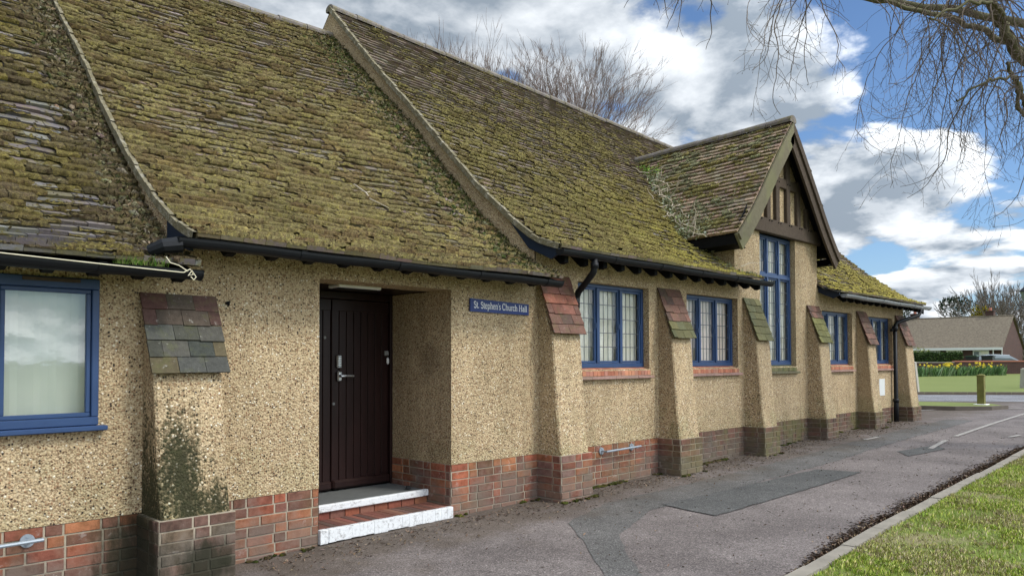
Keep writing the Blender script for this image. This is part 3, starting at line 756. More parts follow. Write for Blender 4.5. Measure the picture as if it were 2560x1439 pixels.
# dormer slope profile measured in (x offset from ridge, z)
P_DL = Prof([(0, 3.42), (.22, 3.62), (.55, 3.96), (1.1, 4.60), (1.6, 5.16), (1.86, DRZ)])
def dorm_z(x, y=6):
    dx = abs(x-DRX); return P_DL.z(1.86-dx)-.03*(y-DRY) if dx <= 1.9 else -9
def hall_keep(u, s):
    y, z = P_HALL.at(s)
    if 10.35 < u < 13.30 and y < D+.02: return u < 10.55
    if dorm_z(u, y) > hallz(u, y)+.0 and 9.98 < u < 13.68 and (10.35 < u < 13.3 or y > D) and y > D:
        # covered by dormer: keep only where the hall roof shows below the dormer eaves
        if 10.35 < u < 13.3: return False
    return True
tiled(main_P(P_HALL, True), 5.98, 18.05, 0, P_HALL.len, .105, hall_keep, moss_hall, 'hall_roof', H, mosscol=mosscol_hall, label='steep mossy tiled roof over the leaded windows')
tiled(main_P(P_MID), 2.17, 6.0, 0, P_MID.len, .102, lambda u, s: True, moss_mid, 'porch_roof', H, mosscol=mosscol_mid, label='very mossy tiled roof over the dark door', mossr=1.25)
tiled(main_P(P_LEFT), -1.2, 2.20, 0, P_LEFT.len, .104, lambda u, s: True, moss_left, 'end_roof', H, mosscol=mosscol_left, label='lowest tiled roof at the left end', mossr=1.2, cols=[(.13, .112, .105), (.155, .135, .13), (.11, .097, .098), (.18, .165, .16), (.14, .11, .105)])
# dormer roof
def dormP(sign):
    def f(u, s):   # u = y, s from eave
        o, z = P_DL.at(s); tv = P_DL.tan(s); x = DRX+sign*(1.86-o)
        sg = -.03*(u-DRY)+.012*noise.noise(Vector((u, s, sign*3)))
        return Vector((x, u, z+sg)), Vector((sign*tv.y, 0, tv.x))
    return f
def dkeep(sign):
    def k(u, s):
        o, z = P_DL.at(s); x = DRX+sign*(1.86-o)
        return z-.03*(u-DRY) > hallz(x, u)-.06
    return k
md = lambda u, s: max(.05, min(.9, .43+.6*fb(u*2.2, s*2.2, 40)+.15*max(0, u-6.3)))
mcd = lambda u, s: tuple(x*(1+.3*fb(u*2, s*2, 7)) for x in ((.25, .22, .09) if fb(u*2, s*2, 13) < .1 else (.25, .25, .15)))
tiled(dormP(-1), DRY, 8.7, 0, P_DL.len, .098, dkeep(-1), md, 'dormer_roof', H, mosscol=mcd, cols=[(.36, .25, .18), (.30, .21, .155), (.43, .31, .23), (.24, .175, .13), (.34, .27, .20)], label='brown tiled slope of the gabled dormer', backing=True)
tiled(dormP(1), DRY, 8.7, 0, P_DL.len, .098, dkeep(1), md, 'dormer_roof', H, mosscol=mcd, cols=[(.34, .24, .18), (.28, .20, .15), (.38, .28, .21)])
# back slopes & ridge tiles
mb = MB()
for (x0, x1, pf) in ((-1.2, 2.2, P_LEFT), (2.17, 6.0, P_MID), (5.98, 18.05, P_HALL)):
    n = 12
    for k in range(n):
        ya, yb = lerp(RY, 14.0, k/n), lerp(RY, 14.0, (k+1)/n)
        za, zb = pf.z(2*RY-ya), pf.z(2*RY-yb)
        dr = .032*(x1-6)*max(0, (2*RY-ya-5.4)/(RY-5.4))**1.5 if pf is P_HALL else 0; dr2 = .032*(x1-6)*max(0, (2*RY-yb-5.4)/(RY-5.4))**1.5 if pf is P_HALL else 0
        mb.face([(x1, ya, za-dr), (x0, ya, za), (x0, yb, zb), (x1, yb, zb-dr2)], (.12, .09, .08))
mb.build('rear_roof_slope', M['tile'], H)
def ridge_run(pts0, pts1, r=.085, L=.42, name='ridge_tiles'):
    mb = MB(); a, b = Vector(pts0), Vector(pts1); d = b-a; n = int(d.length/L); dn = d.normalized(); side = dn.cross(Vector((0, 0, 1))).normalized()
    for i in range(n):
        p = a.lerp(b, i/n); q = a.lerp(b, (i+.985)/n); lift = random.uniform(-.006, .008); r0 = r*random.uniform(.98, 1.04); r1 = r*.95
        A = []; B = []
        for k in range(9):
            th = math.pi*(-.12+1.24*k/8); 
            A.append(p+side*math.cos(th)*r0*1.15+Vector((0, 0, math.sin(th)*r0*.85+lift))); B.append(q+side*math.cos(th)*r1*1.15+Vector((0, 0, math.sin(th)*r1*.85+lift)))
        base = len(mb.v); mb.v.extend([tuple(v) for v in A+B])
        for k in range(8): mb.f.append((base+k, base+k+1, base+9+k+1, base+9+k)); mb.c.append((1, 1, 1)); mb.m.append(0)
        mb.f.append(tuple(base+k for k in range(9))); mb.c.append((1, 1, 1)); mb.m.append(0)
    return mb.build(name, M['ridge'], H)
ridge_run((5.96, RY, 6.74), (18.07, RY, 6.74-.032*12.07)); ridge_run((2.15, RY, 6.24), (5.98, RY, 6.33)); ridge_run((-1.2, RY, 6.16), (2.15, RY, 6.16))
ridge_run((DRX, DRY-.01, DRZ+.015), (DRX, 8.75, DRZ-.095), .095)
# verges
def verge(x, w, pf, name, z0=0, th=.05, drop=.0, side=-1):
    mb = MB(); n = 40
    for k in range(n):
        s0, s1 = pf.len*k/n, pf.len*(k+1)/n
        y0, za = pf.at(s0); y1, zb = pf.at(s1); t0 = pf.tan(s0); t1 = pf.tan(s1)
        n0 = Vector((0, -t0.y, t0.x)); n1 = Vector((0, -t1.y, t1.x)); j0 = .006*math.sin(k*2.3)
        a = Vector((x, y0, za)); b = Vector((x, y1, zb)); X = Vector((w, 0, 0))
        up = .045+j0
        q = [a+n0*up, a+X+n0*up, b+X+n1*up, b+n1*up, a-n0*th, b-n1*th, a+X-n0*th, b+X-n1*th]
        i = len(mb.v); mb.v.extend(tuple(p) for p in q)
        for f in ((0, 1, 2, 3), (4, 0, 3, 5), (1, 6, 7, 2), (6, 4, 5, 7)): mb.f.append(tuple(i+e for e in f)); mb.c.append((1, 1, 1)); mb.m.append(0)
    return mb.build(name, M['verge'], H)
verge(5.935, .05, P_HALL, 'verge', th=.012); verge(2.14, .035, P_MID, 'verge', th=.01)
# undercloak of far verge
mb = MB()
# gable faces (render) : hall left gable above mid roof, mid gable above left roof, far gable
def gable(x, pf_top, zlow, yfrom=5.3, face=-1, drop=0):
    n = 30; ys_ = [lerp(yfrom, RY, k/n) for k in range(n+1)]
    for k in range(n):
        a, b = ys_[k], ys_[k+1]; za, zb = pf_top.z(a)-.0, pf_top.z(b); la, lb = zlow(a), zlow(b)
        wall.face([(x, a, la), (x, a, za), (x, b, zb), (x, b, lb)]); a2, b2 = 2*RY-a, 2*RY-b
        wall.face([(x, a2, la), (x, a2, za), (x, b2, zb), (x, b2, lb)])
gable(5.985, P_HALL, lambda y: P_MID.z(y)-.15, 5.56); gable(2.165, P_MID, lambda y: P_LEFT.z(y)-.15, 5.56)
gable(17.78, P_HALL, lambda y: -.2, 5.56); wall.face([(WX0, D, 0), (WX0, D, 2.4), (WX0, RY, 6.0), (WX0, 13.7, 2.4), (WX0, 13.7, 0)])
wall.face([(WX0, 13.7, -.2), (WX1, 13.7, -.2), (WX1, 13.7, 2.8), (WX0, 13.7, 2.8)])
# dormer cheeks
for x in (10.35, 13.30):
    n = 10
    for k in range(n):
        a, b = lerp(D, 7.2, k/n), lerp(D, 7.2, (k+1)/n)
        wall.face([(x, a, hallz(x, a)-.15 if a > D+.01 else 2.6), (x, a, dorm_z(x, a)-.02), (x, b, dorm_z(x, b)-.02), (x, b, hallz(x, b)-.15)])
# dormer gable panel
pl = [(10.35, 3.62), (13.30, 3.62), (13.30, dorm_z(13.3, 5.56)-.03), (DRX, DRZ-.1), (10.35, dorm_z(10.35, 5.56)-.03)]
wall.face([(x, D+.01, z) for x, z in pl])
wall.build('rendered_wall', M['dash'], H)

# ---- plinth bricks
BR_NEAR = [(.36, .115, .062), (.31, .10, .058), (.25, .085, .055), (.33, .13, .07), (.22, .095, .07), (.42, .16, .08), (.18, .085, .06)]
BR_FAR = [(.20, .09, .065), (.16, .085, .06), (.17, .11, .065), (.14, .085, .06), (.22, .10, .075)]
def bricks(mb, o, du, L, ztop, zbase, nrm, cols, seed=0, course=.076, flem=True, hz=True):
    """brick skin on a vertical plane: o origin (x,y), du unit dir, nrm outward"""
    o = Vector(o); du = Vector(du); nr = Vector(nrm); rnd = random.Random(seed); z = ztop; r = 0
    while z > zbase:
        zt = z-.004; zl = max(z-course+.005, zbase-.02); u = -.1 if r % 2 else 0; kk = r % 2
        while u < L:
            w = .222 if (kk % 2 == 0) else .108
            if r % 3 == 2: w = .222
            a = max(u+.005, 0.0); b = min(u+w-.005, L)
            if b-a > .015:
                c = rnd.choice(cols); kq = 1+rnd.uniform(-.22, .22); c = tuple(x*kq for x in c)
                pr = .006+rnd.uniform(-.002, .003); dz = rnd.uniform(-.0015, .0015); bv = .004
                p = o+du*a; q = o+du*b; pi = o+du*(a+bv); qi = o+du*(b-bv)
                P = lambda xy, zz, t: (xy.x+nr.x*t, xy.y+nr.y*t, zz+dz)
                vs = [P(p, zl, 0), P(q, zl, 0), P(q, zt, 0), P(p, zt, 0), P(pi, zl+bv, pr), P(qi, zl+bv, pr), P(qi, zt-bv, pr), P(pi, zt-bv, pr)]
                mb.mesh(vs, [(4, 5, 6, 7), (0, 1, 5, 4), (1, 2, 6, 5), (2, 3, 7, 6), (3, 0, 4, 7)], c, 0)
            u += w+.003; kk += 1
        z -= course; r += 1
    a = o; b = o+du*L
    mb.face([(a.x, a.y, zbase-.15), (b.x, b.y, zbase-.15), (b.x, b.y, ztop), (a.x, a.y, ztop)], None, 1)
mb = MB(); YB = D+.008
bricks(mb, (WX0, YB), (1, 0), 1.98-WX0, .553, 0, (0, -1), BR_NEAR, 1)
bricks(mb, (2.40, YB), (1, 0), .96, .553, 0, (0, -1), BR_NEAR, 2)
bricks(mb, (4.80, YB), (1, 0), 1.25, .602, 0.02, (0, -1), BR_NEAR, 3)
bricks(mb, (4.795, D+.98), (0, -1), .972, .602, 0.1, (-1, 0), BR_NEAR, 4)
bricks(mb, (3.365, D+.008), (0, 1), .97, .553, 0.1, (1, 0), BR_NEAR, 5)
for i, (a, b, sd) in enumerate(((6.45, 8.35, 6), (8.75, 10.65, 7), (11.0, 12.9, 8), (13.2, 15.15, 9), (15.45, 17.3, 10), (17.7, 17.78, 11))):
    bricks(mb, (a, YB), (1, 0), b-a, .602, .05, (0, -1), BR_NEAR[1:5] if i == 0 else BR_FAR, sd)
bricks(mb, (17.775, D+.01), (0, 1), 8.1, .602, .1, (1, 0), BR_FAR, 12)
mb.build('brick_plinth', [M['brick'], M['mortar']], H)

# ---- buttresses
def buttress(x0, w, ztop, zcap, zpl, proj_c, proj_b, pw0, cols, cap_cols, dm, nrows, seed, ncol=3, lab=None):
    rnd = random.Random(seed); xb0 = x0+.012; xb1 = x0+w-.012
    b = empty('buttress', (x0, D, g(x0)), H)
    if lab: b['label'] = lab
    mb = MB()
    # side profile, slightly flared at the foot
    pr = [(D-.0, ztop-.02), (D-proj_c+.02, zcap+.02), (D-proj_c, zcap-.02), (D-lerp(proj_c, proj_b, .30), lerp(zcap, zpl, .35)), (D-lerp(proj_c, proj_b, .62), lerp(zcap, zpl, .75)), (D-proj_b, zpl)]
    n = len(pr); ch = .016
    for i in range(n-1):
        (ya, za), (yb, zb) = pr[i], pr[i+1]
        mb.face([(xb0+ch, ya, za), (xb1-ch, ya, za), (xb1-ch, yb, zb), (xb0+ch, yb, zb)])
        mb.face([(xb0, ya+ch, za), (xb0+ch, ya, za), (xb0+ch, yb, zb), (xb0, yb+ch, zb)]); mb.face([(xb1-ch, ya, za), (xb1, ya+ch, za), (xb1, yb+ch, zb), (xb1-ch, yb, zb)])
        for X in (xb0, xb1): mb.face([(X, ya+ch, za), (X, D+.02, za), (X, D+.02, zb), (X, yb+ch, zb)])
    mb.face([(xb0, D, zpl), (xb1, D, zpl), (xb1, D-proj_b, zpl), (xb0, D-proj_b, zpl)])
    mb.build('shaft', dm, b)
    mb = MB(); yf = D-proj_b-.022; zg = g(x0)-.02; px0, px1 = x0-.012, x0+w+.012
    bricks(mb, (px0, yf), (1, 0), px1-px0, zpl, zg, (0, -1), cols, seed); bricks(mb, (px0, D+.01), (0, -1), D+.01-yf, zpl, zg, (-1, 0), cols, seed+50); bricks(mb, (px1, yf), (0, 1), D+.01-yf, zpl, zg, (1, 0), cols, seed+90)
    mb.face([(px0, D, zpl-.001), (px1, D, zpl-.001), (px1, yf, zpl-.001), (px0, yf, zpl-.001)], None, 1)
    mb.build('brick_base', [M['brick'], M['mortar']], b)
    # tiled cap
    mb = MB(); A = Vector((0, D+.0, ztop)); B = Vector((0, D-proj_c-.035, zcap-.005)); d = B-A; L = d.length; dn = d.normalized(); nr = Vector((0, -dn.z*-1, 0)); nr = Vector((0, dn.z, -dn.y)); 
    if nr.y > 0: nr = -nr
    cx0, cx1 = x0-.022, x0+w+.022; rh = L/nrows
    for r in range(nrows):
        s0 = r*rh; s1 = min((r+1)*rh+.0, L); lft = .028
        off = .5*(r % 2); wt = (cx1-cx0)/ncol; edges = [cx0]
        k = off if off else 1
        while cx0+k*wt < cx1-.03: edges.append(cx0+k*wt+rnd.uniform(-.01, .01)); k += 1
        edges.append(cx1)
        for e in range(len(edges)-1):
            a_, b_ = edges[e]+.0015, edges[e+1]-.0015; c = rnd.choice(cap_cols[min(len(cap_cols)-1, int(r*len(cap_cols)/nrows))]); kq = 1+rnd.uniform(-.2, .2); c = tuple(q*kq for q in c)
            lf = lft+rnd.uniform(-.004, .005); ex = rnd.uniform(-.004, .006)
            top = A+dn*(s0-.0); bot = A+dn*(s1+ex)
            T1 = top+nr*.004; T2 = bot+nr*(lf-.014); T3 = bot+nr*lf; T0 = top+nr*.018
            vs = []
            for X in (a_, b_): vs += [(X, T1.y, T1.z), (X, T2.y, T2.z), (X, T3.y, T3.z), (X, T0.y, T0.z)]
            mb.mesh(vs, [(3, 2, 6, 7), (1, 5, 6, 2), (0, 1, 2, 3), (4, 7, 6, 5), (0, 4, 5, 1), (0, 3, 7, 4)], c)
    mb.build('tiled_cap', M['captile'], b)
    return b
RED = [(.27, .105, .07), (.22, .095, .07), (.17, .085, .065)]; BRN = [(.15, .085, .065), (.12, .075, .06), (.19, .10, .075)]
GRN = [(.14, .13, .06), (.115, .115, .06), (.17, .155, .07)]; YGR = [(.19, .18, .065), (.155, .15, .06)]; DGR = [(.075, .075, .06), (.10, .095, .08), (.06, .065, .055), (.13, .105, .06), (.09, .09, .08)]
GB = [(.20, .10, .075), (.15, .085, .065), (.17, .12, .08), (.12, .09, .06), (.22, .11, .08)]
buttress(1.955, .50, 2.075, 1.52, .548, .205, .355, 0, GB, [[(.10, .055, .045), (.085, .065, .05), (.12, .06, .05)], DGR, DGR], M['dash_s'], 5, 21, 3, 'algae stained buttress with dark lichened tile cap')
specs = [(6.03, .49, [RED, RED, BRN], BR_NEAR[1:5]+[(.22, .12, .10)], 'buttress with red tile cap beside the sign'), (8.32, .485, [BRN, BRN, GRN], BR_FAR, 'buttress with brown cap turning green at its foot'), (10.60, .45, [GRN, GRN, GRN], BR_FAR, 'buttress with olive green tile cap'),
         (12.85, .44, [BRN, YGR, YGR], BR_FAR, 'buttress with yellow green tile cap'), (15.09, .44, [BRN, BRN, BRN], BR_FAR, 'buttress with dark red brown cap'), (17.26, .49, [BRN, BRN, BRN], BR_FAR, 'corner buttress behind the downpipe')]
for i, (x, w, cc, bc, lb) in enumerate(specs):
    buttress(x, w, 2.53, 1.885, .602, .205, .315, 0, bc, cc, M['dash_b'], 6, 30+i, 3, lb)

# ---- windows
def window(nm, x0, x1, z0, z1, nl, rows, transom=None, lab=None, trows=3):
    w = empty('window', (x0, D+.1, z0), H); w['label'] = lab
    yf, yb = D+.085, D+.15; fr = MB(); bv = .004; fw = .045
    fr.box(x0, x1, yf, yb, z0, z0+.055, bev=bv); fr.box(x0, x1, yf, yb, z1-fw, z1, bev=bv)
    fr.box(x0, x0+fw, yf+.001, yb-.001, z0+.055, z1-fw, bev=bv); fr.box(x1-fw, x1, yf+.001, yb-.001, z0+.055, z1-fw, bev=bv)
    lw = (x1-x0-2*fw-(nl-1)*.05)/nl; xs_ = []
    for i in range(nl):
        a = x0+fw+i*(lw+.05); xs_.append((a, a+lw))
        if i: fr.box(a-.05, a, yf-.004, yb-.002, z0+.056, z1-fw-.001, bev=bv)
    bands = [(z0+.055, z1-fw, rows)]
    if transom:
        fr.box(x0+fw+.001, x1-fw-.001, yf-.008, yb-.004, transom-.03, transom+.03, bev=bv)
        bands = [(z0+.055, transom-.03, rows), (transom+.03, z1-fw, trows)]
    fr.build('frame', M['blue'], w)
    for (a, b) in xs_:
        cs = MB(); ld = MB(); gl = MB()
        for (c, d, rr) in bands:
            k = .028; y0, y1 = yf+.014, yf+.05
            cs.box(a+.002, b-.002, y0, y1, c+.002, c+k, bev=.003); cs.box(a+.002, b-.002, y0, y1, d-k, d-.002, bev=.003)
            cs.box(a+.002, a+k, y0+.001, y1, c+k, d-k, bev=.003); cs.box(b-k, b-.002, y0+.001, y1, c+k, d-k, bev=.003)
            ga, gb, gc, gd = a+k-.002, b-k+.002, c+k-.002, d-k+.002; yg = yf+.032
            # each quarry very slightly out of plane, as old leaded glass is
            for i in range(4):
                for j in range(rr):
                    qa, qb = lerp(ga, gb, i/4), lerp(ga, gb, (i+1)/4); qc, qd = lerp(gc, gd, j/rr), lerp(gc, gd, (j+1)/rr); t1, t2 = random.uniform(-.0010, .0010), random.uniform(-.0018, .0018)
                    gl.face([(qa, yg-t1-t2, qc), (qb, yg+t1-t2, qc), (qb, yg+t1+t2, qd), (qa, yg-t1+t2, qd)])
            for i in range(1, 4): X = lerp(ga, gb, i/4); ld.box(X-.0028, X+.0028, yg-.004, yg+.003, gc, gd)
            for j in range(1, rr): Z = lerp(gc, gd, j/rr); ld.box(ga, gb, yg-.0046, yg+.0035, Z-.004, Z+.004)
            cs.box(b-k+.004, b-.008, y0-.014, y0, (c+d)/2-.03, (c+d)/2+.03)
        cs.build('casement', M['blue'], w); gl.build('glass', M['glass'], w); ld.build('leading', M['lead'], w)
    # dark board behind the curtains keeps the room unlit
    return w
LBL = {'w1': 'pale curtain behind the leaded window right of the sign', 'w2': 'pinkish curtain in the leaded window between the brown and the olive capped buttresses', 'w3': 'tall pale curtain behind the two storey window under the dormer', 'w4': 'pale curtain in the leaded window just right of the dormer', 'w5': 'pale curtain in the last leaded window, beside the downpipe'}
def curtain(x0, x1, z0, z1, lab, mt, ph):
    mb = MB(); n = 130; pts = []
    for i in range(n+1):
        x = lerp(x0, x1, i/n); y = D+.175++.006*math.sin(x*38+ph+2*math.sin(x*7))+.004*math.sin(x*101+ph); pts.append((x, y))
    for i in range(n):
        a, b = pts[i], pts[i+1]; m_ = (a[0]-x0)/(x1-x0)
        mb.face([(a[0], a[1], z0), (b[0], b[1], z0), (b[0], b[1], z1), (a[0], a[1], z1)])
    o = mb.build('curtain', M[mt], None, True, (x0, D+.235, z0)); tag(o, lab, 'curtain', 'curtains behind the leaded windows')
    return o
WL = {'w1': 'leaded window right of the sign', 'w2': 'second leaded window', 'w3': 'tall leaded window rising into the dormer', 'w4': 'leaded window right of the dormer', 'w5': 'last leaded window by the downpipe'}
room = MB()
for i, k in enumerate(('w1', 'w2', 'w3', 'w4', 'w5')):
    x0, x1, z0, z1 = OPEN[k]
    window(k, x0+.002, x1-.002, z0+.02, z1, 3, 7 if k == 'w3' else 5, 2.955 if k == 'w3' else None, WL[k])
    curtain(x0+.03, x1-.03, z0+.03, z1-.02, LBL[k], 'curtain_pink' if k == 'w2' else 'curtain', i*1.7)
    room.face([(x0-.1, D+.33, z0-.1), (x1+.1, D+.33, z0-.1), (x1+.1, D+.33, z1+.1), (x0-.1, D+.33, z1+.1)])
    for X in (x0-.02, x1+.02): room.face([(X, D+.13, z0-.1), (X, D+.33, z0-.1), (X, D+.33, z1+.1), (X, D+.13, z1+.1)])
room.face([(.9, D+.3, 1.1), (1.9, D+.3, 1.1), (1.9, D+.3, 2.3), (.9, D+.3, 2.3)])
room.build('dark_room_lining', M['dark'], H)
# brick sills
def sill(x0, x1, green=False, lab=None):
    mb = MB(); n = int((x1-x0)/.068); c0 = [(.15, .145, .06), (.12, .12, .055), (.18, .16, .08)] if green else [(.46, .19, .115), (.40, .155, .095), (.52, .24, .14), (.42, .20, .14)]
    for i in range(n):
        a = lerp(x0, x1, i/n)+.003; b = lerp(x0, x1, (i+1)/n)-.003; c = jit(random.choice(c0), .15); e = random.uniform(-.002, .002)
        vs = [(a, D-.012+e, 1.415), (b, D-.012+e, 1.415), (b, D+.09, 1.45), (a, D+.09, 1.45), (a, D-.012+e, 1.468), (b, D-.012+e, 1.468), (b, D+.088, 1.508), (a, D+.088, 1.508)]
        mb.mesh(vs, [(0, 3, 2, 1), (4, 5, 6, 7), (0, 1, 5, 4), (1, 2, 6, 5), (3, 0, 4, 7)], c)
    mb.mesh([(x0, D-.006, 1.41), (x1, D-.006, 1.41), (x1, D-.006, 1.462), (x0, D-.006, 1.462), (x1, D+.09, 1.502), (x0, D+.09, 1.502)], [(0, 1, 2, 3), (3, 2, 4, 5)], (.42, .35, .27) if not green else (.16, .15, .09))
    x = x0-.02
    while x < x1+.01:
        w_ = .225; xe = min(x+w_, x1+.03); c = jit((.36, .23, .19) if not green else (.16, .15, .09), .12)
        mb.box(x+.001, xe-.001, D-.055+random.uniform(-.003, .003), D+.01, 1.375, 1.408+random.uniform(-.002, .002), c, bev=.004); x += w_
    o = mb.build('brick_sill', M['sillbrick'], H)
for k in ('w1', 'w2', 'w3', 'w4', 'w5'):
    sill(OPEN[k][0]-.01, OPEN[k][1]+.01, k == 'w3')
# left window: frame flush with the wall
w = empty('window', (1.07, D, 1.2), H); w['label'] = 'blue framed window with obscured glass at the left end'
x0, x1, z0, z1 = OPEN['w0']; fr = MB(); y0, y1 = D-.022, D+.10
fr.box(x0, x1, y0, y1, z1-.05, z1+.02, bev=.005); fr.box(x0, x1, y0, y1, z0-.02, z0+.035, bev=.005)
fr.box(x0, x0+.045, y0+.001, y1, z0+.035, z1-.05, bev=.005); fr.box(x1-.045, x1, y0+.001, y1, z0+.035, z1-.05, bev=.005)
fr.build('frame', M['blue'], w)
cs = MB(); a, b, c, d = x0+.047, x1-.047, z0+.037, z1-.052; k = .028
cs.box(a, b, y0+.016, y0+.05, c, c+k, bev=.004); cs.box(a, b, y0+.016, y0+.05, d-k, d, bev=.004); cs.box(a, a+k, y0+.017, y0+.05, c+k, d-k, bev=.004); cs.box(b-k, b, y0+.017, y0+.05, c+k, d-k, bev=.004)
cs.build('casement', M['blue'], w)
gl = MB(); gl.face([(a+k, y0+.034, c+k), (b-k, y0+.034, c+k), (b-k, y0+.034, d-k), (a+k, y0+.034, d-k)]); gl.build('glass', mat('reflective window glass', glassf(.10, (.97, .98, .96, 1), .03)), w)
sm = MB(); sm.box(x0-.02, x1+.045, D-.07, D+.02, z0-.055, z0-.022, bev=.006); sm.build('sill', M['blue'], w)
vt = MB(); vt.box(x0+.16, x1-.12, D-.034, D-.020, z1-.012, z1+.012, bev=.003); vt.build('vent', M['timber'], w)
bl = MB()
for i in range(14):
    xa, xb = lerp(x0, x1, i/14), lerp(x0, x1, (i+1)/14); ya, yb = D+.13+.008*math.sin(i*1.9), D+.13+.008*math.sin((i+1)*1.9)
    bl.face([(xa, ya, z0), (xb, yb, z0), (xb, yb, z1), (xa, ya, z1)])
tag(bl.build('blind', M['blind'], None, True, (x0, D+.13, z0)), 'pale greenish blind behind the blue framed window at the left end', 'blind')

# ---- eaves: soffits, rafters, gutters
for (a, b, pf) in ((-1.2, 2.17, P_LEFT), (2.17, 6.0, P_MID), (5.98, 10.52, P_HALL), (13.34, 18.05, P_HALL)):
    eb = MB(); n = 8
    for k in range(n):
        ya, yb = lerp(5.19, 5.62, k/n), lerp(5.19, 5.62, (k+1)/n)
        eb.face([(a, ya, pf.z(ya)-.03), (a, yb, pf.z(yb)-.03), (b, yb, pf.z(yb)-.03), (b, ya, pf.z(ya)-.03)])
    eb.build('eaves_boarding', M['rafter'], H)
def rafters(xs, pf, w=.055, dep=.085):
    for x in xs:
        mb = MB(); zf = pf.z(5.235)-.034; zb = pf.z(5.60)-.034
        mb.prism([(5.235, zf), (5.60, zb), (5.60, zb-.02), (5.30, zf-dep), (5.235, zf-dep+.015)], x, x+w, 'x')
        mb.build('rafter_end', M['rafter'], H)
rafters([-.02, .27, .53, .79, 1.02, 1.27, 1.53, 1.80, 2.06], P_LEFT, .065, .085)
rafters([2.42, 2.75, 3.06, 3.38, 3.72, 4.02, 4.33, 4.66, 4.98, 5.30, 5.62], P_MID, .065, .075)
rafters([6.10+.335*i for i in range(14)], P_HALL, .065, .13)
rafters([13.75+.33*i for i in range(13)], P_HALL, .065, .13)
eb = MB()   # dark end boards where the eaves start
for x in (6.0, 13.38):
    eb.prism([(5.19, P_HALL.z(5.19)-.01), (5.62, P_HALL.z(5.62)-.01), (5.9, P_HALL.z(5.9)-.03), (5.62, P_HALL.z(5.62)-.14), (5.30, P_HALL.z(5.30)-.14), (5.19, P_HALL.z(5.19)-.06)], x-.045, x-.015); eb.build('eaves_end_board', M['bluedark'], H); eb = MB()
eb.prism([(5.19, P_MID.z(5.19)-.01), (5.62, P_MID.z(5.62)-.01), (5.62, P_MID.z(5.62)-.16), (5.22, P_MID.z(5.22)-.10)], 2.145, 2.17)
eb.build('eaves_end_board', M['bluedark'], H)
eb = MB(); eb.prism([(5.2, P_HALL.z(5.2)-.02), (5.62, P_HALL.z(5.62)-.02), (5.62, P_HALL.z(5.62)-.24), (5.2, P_HALL.z(5.2)-.20)], 17.95, 17.98); eb.build('verge_box_end', M['rafter'], H)
def gutter(xa, xb, y, z, mt, r=.058, fall=.012, curl=None, name='gutter'):
    mb = MB(); n = 10; L = max(2, int((xb-xa)/.3)); 
    pr = []
    for k in range(n+1):
        th = math.pi*(1+k/n); pr.append((math.cos(th)*r, math.sin(th)*r*1.05))
    pr = [(-r-.006, .004)]+pr+[(r+.006, .004)]
    inner = [(p[0]*.93, p[1]*.93) for p in reversed(pr)]; full = pr+inner
    m_ = len(full); base = len(mb.v)
    for i in range(L+1):
        x = lerp(xa, xb, i/L); dz = -fall*i/L+.004*math.sin(i*1.3)
        for p in full: mb.v.append((x, y+p[0], z+p[1]+dz))
    for i in range(L):
        for k in range(m_): mb.f.append((base+i*m_+k, base+i*m_+(k+1) % m_, base+(i+1)*m_+(k+1) % m_, base+(i+1)*m_+k)); mb.c.append((1, 1, 1)); mb.m.append(0)
    # stop ends
    for X, dz in ((xa, 0), (xb, -fall)): mb.prism([(y+p[0]*1.03, z+p[1]*1.03+dz) for p in pr], X-.004, X+.004)
    # joints
    x = xa+.9
    while x < xb-.2:
        dz = -fall*(x-xa)/(xb-xa); mb.prism([(y+p[0]*1.09, z+p[1]*1.09+dz) for p in pr]+[(y+p[0]*.95, z+p[1]*.95+dz+.003) for p in reversed(pr)], x, x+.045); x += .92
    return mb.build(name, M[mt], H)
gutter(-1.2, 2.19, 5.155, 2.222, 'black'); gg = gutter(2.03, 5.93, 5.155, 2.425, 'black'); gutter(5.93, 10.66, 5.15, 2.748, 'black'); gutter(13.42, 18.15, 5.15, 2.735, 'greygutter')
# gutter end outlet turned down at the left of the middle gutter
mb = MB(); mb.tube([(2.06, 5.155, 2.385), (1.95, 5.17, 2.365), (1.88, 5.22, 2.33)], [.056, .05, .04], 10); mb.build('gutter_outlet', M['black'], H)
# downpipes
mb = MB(); mb.tube([(6.50, 5.15, 2.70), (6.50, 5.15, 2.60), (6.50, 5.17, 2.55), (6.55, 5.33, 2.44), (6.59, 5.45, 2.37), (6.60, 5.49, 2.30), (6.60, 5.50, 2.2)], .036, 12); mb.tube([(6.50, 5.15, 2.66), (6.50, 5.15, 2.60)], .044, 12); mb.tube([(6.60, 5.495, 2.31), (6.60, 5.50, 2.19)], .045, 12); mb.tube([(6.60, 5.50, 2.2), (6.60, 5.50, .16)], .036, 12)
mb.build('downpipe', M['black'], H, True)
mb = MB(); X = 17.02; mb.tube([(17.60, 5.15, 2.69), (17.58, 5.15, 2.60), (17.52, 5.17, 2.53), (17.2, 5.38, 2.42), (17.07, 5.46, 2.37), (X, 5.48, 2.30), (X, 5.485, 2.2)], .038, 12)
mb.tube([(X, 5.485, 2.25), (X, 5.485, .72), (X, 5.485, .68), (X-.0, 5.485, .3)], [.042, .042, .05, .05], 12); mb.tube([(X, 5.485, 2.30), (X, 5.485, 2.2)], .055, 12); mb.tube([(X, 5.485, .78), (X, 5.485, .70)], .058, 12); mb.box(X-.07, X+.07, 5.50, 5.56, 2.19, 2.24)
mb.build('downpipe', M['black'], H, True)

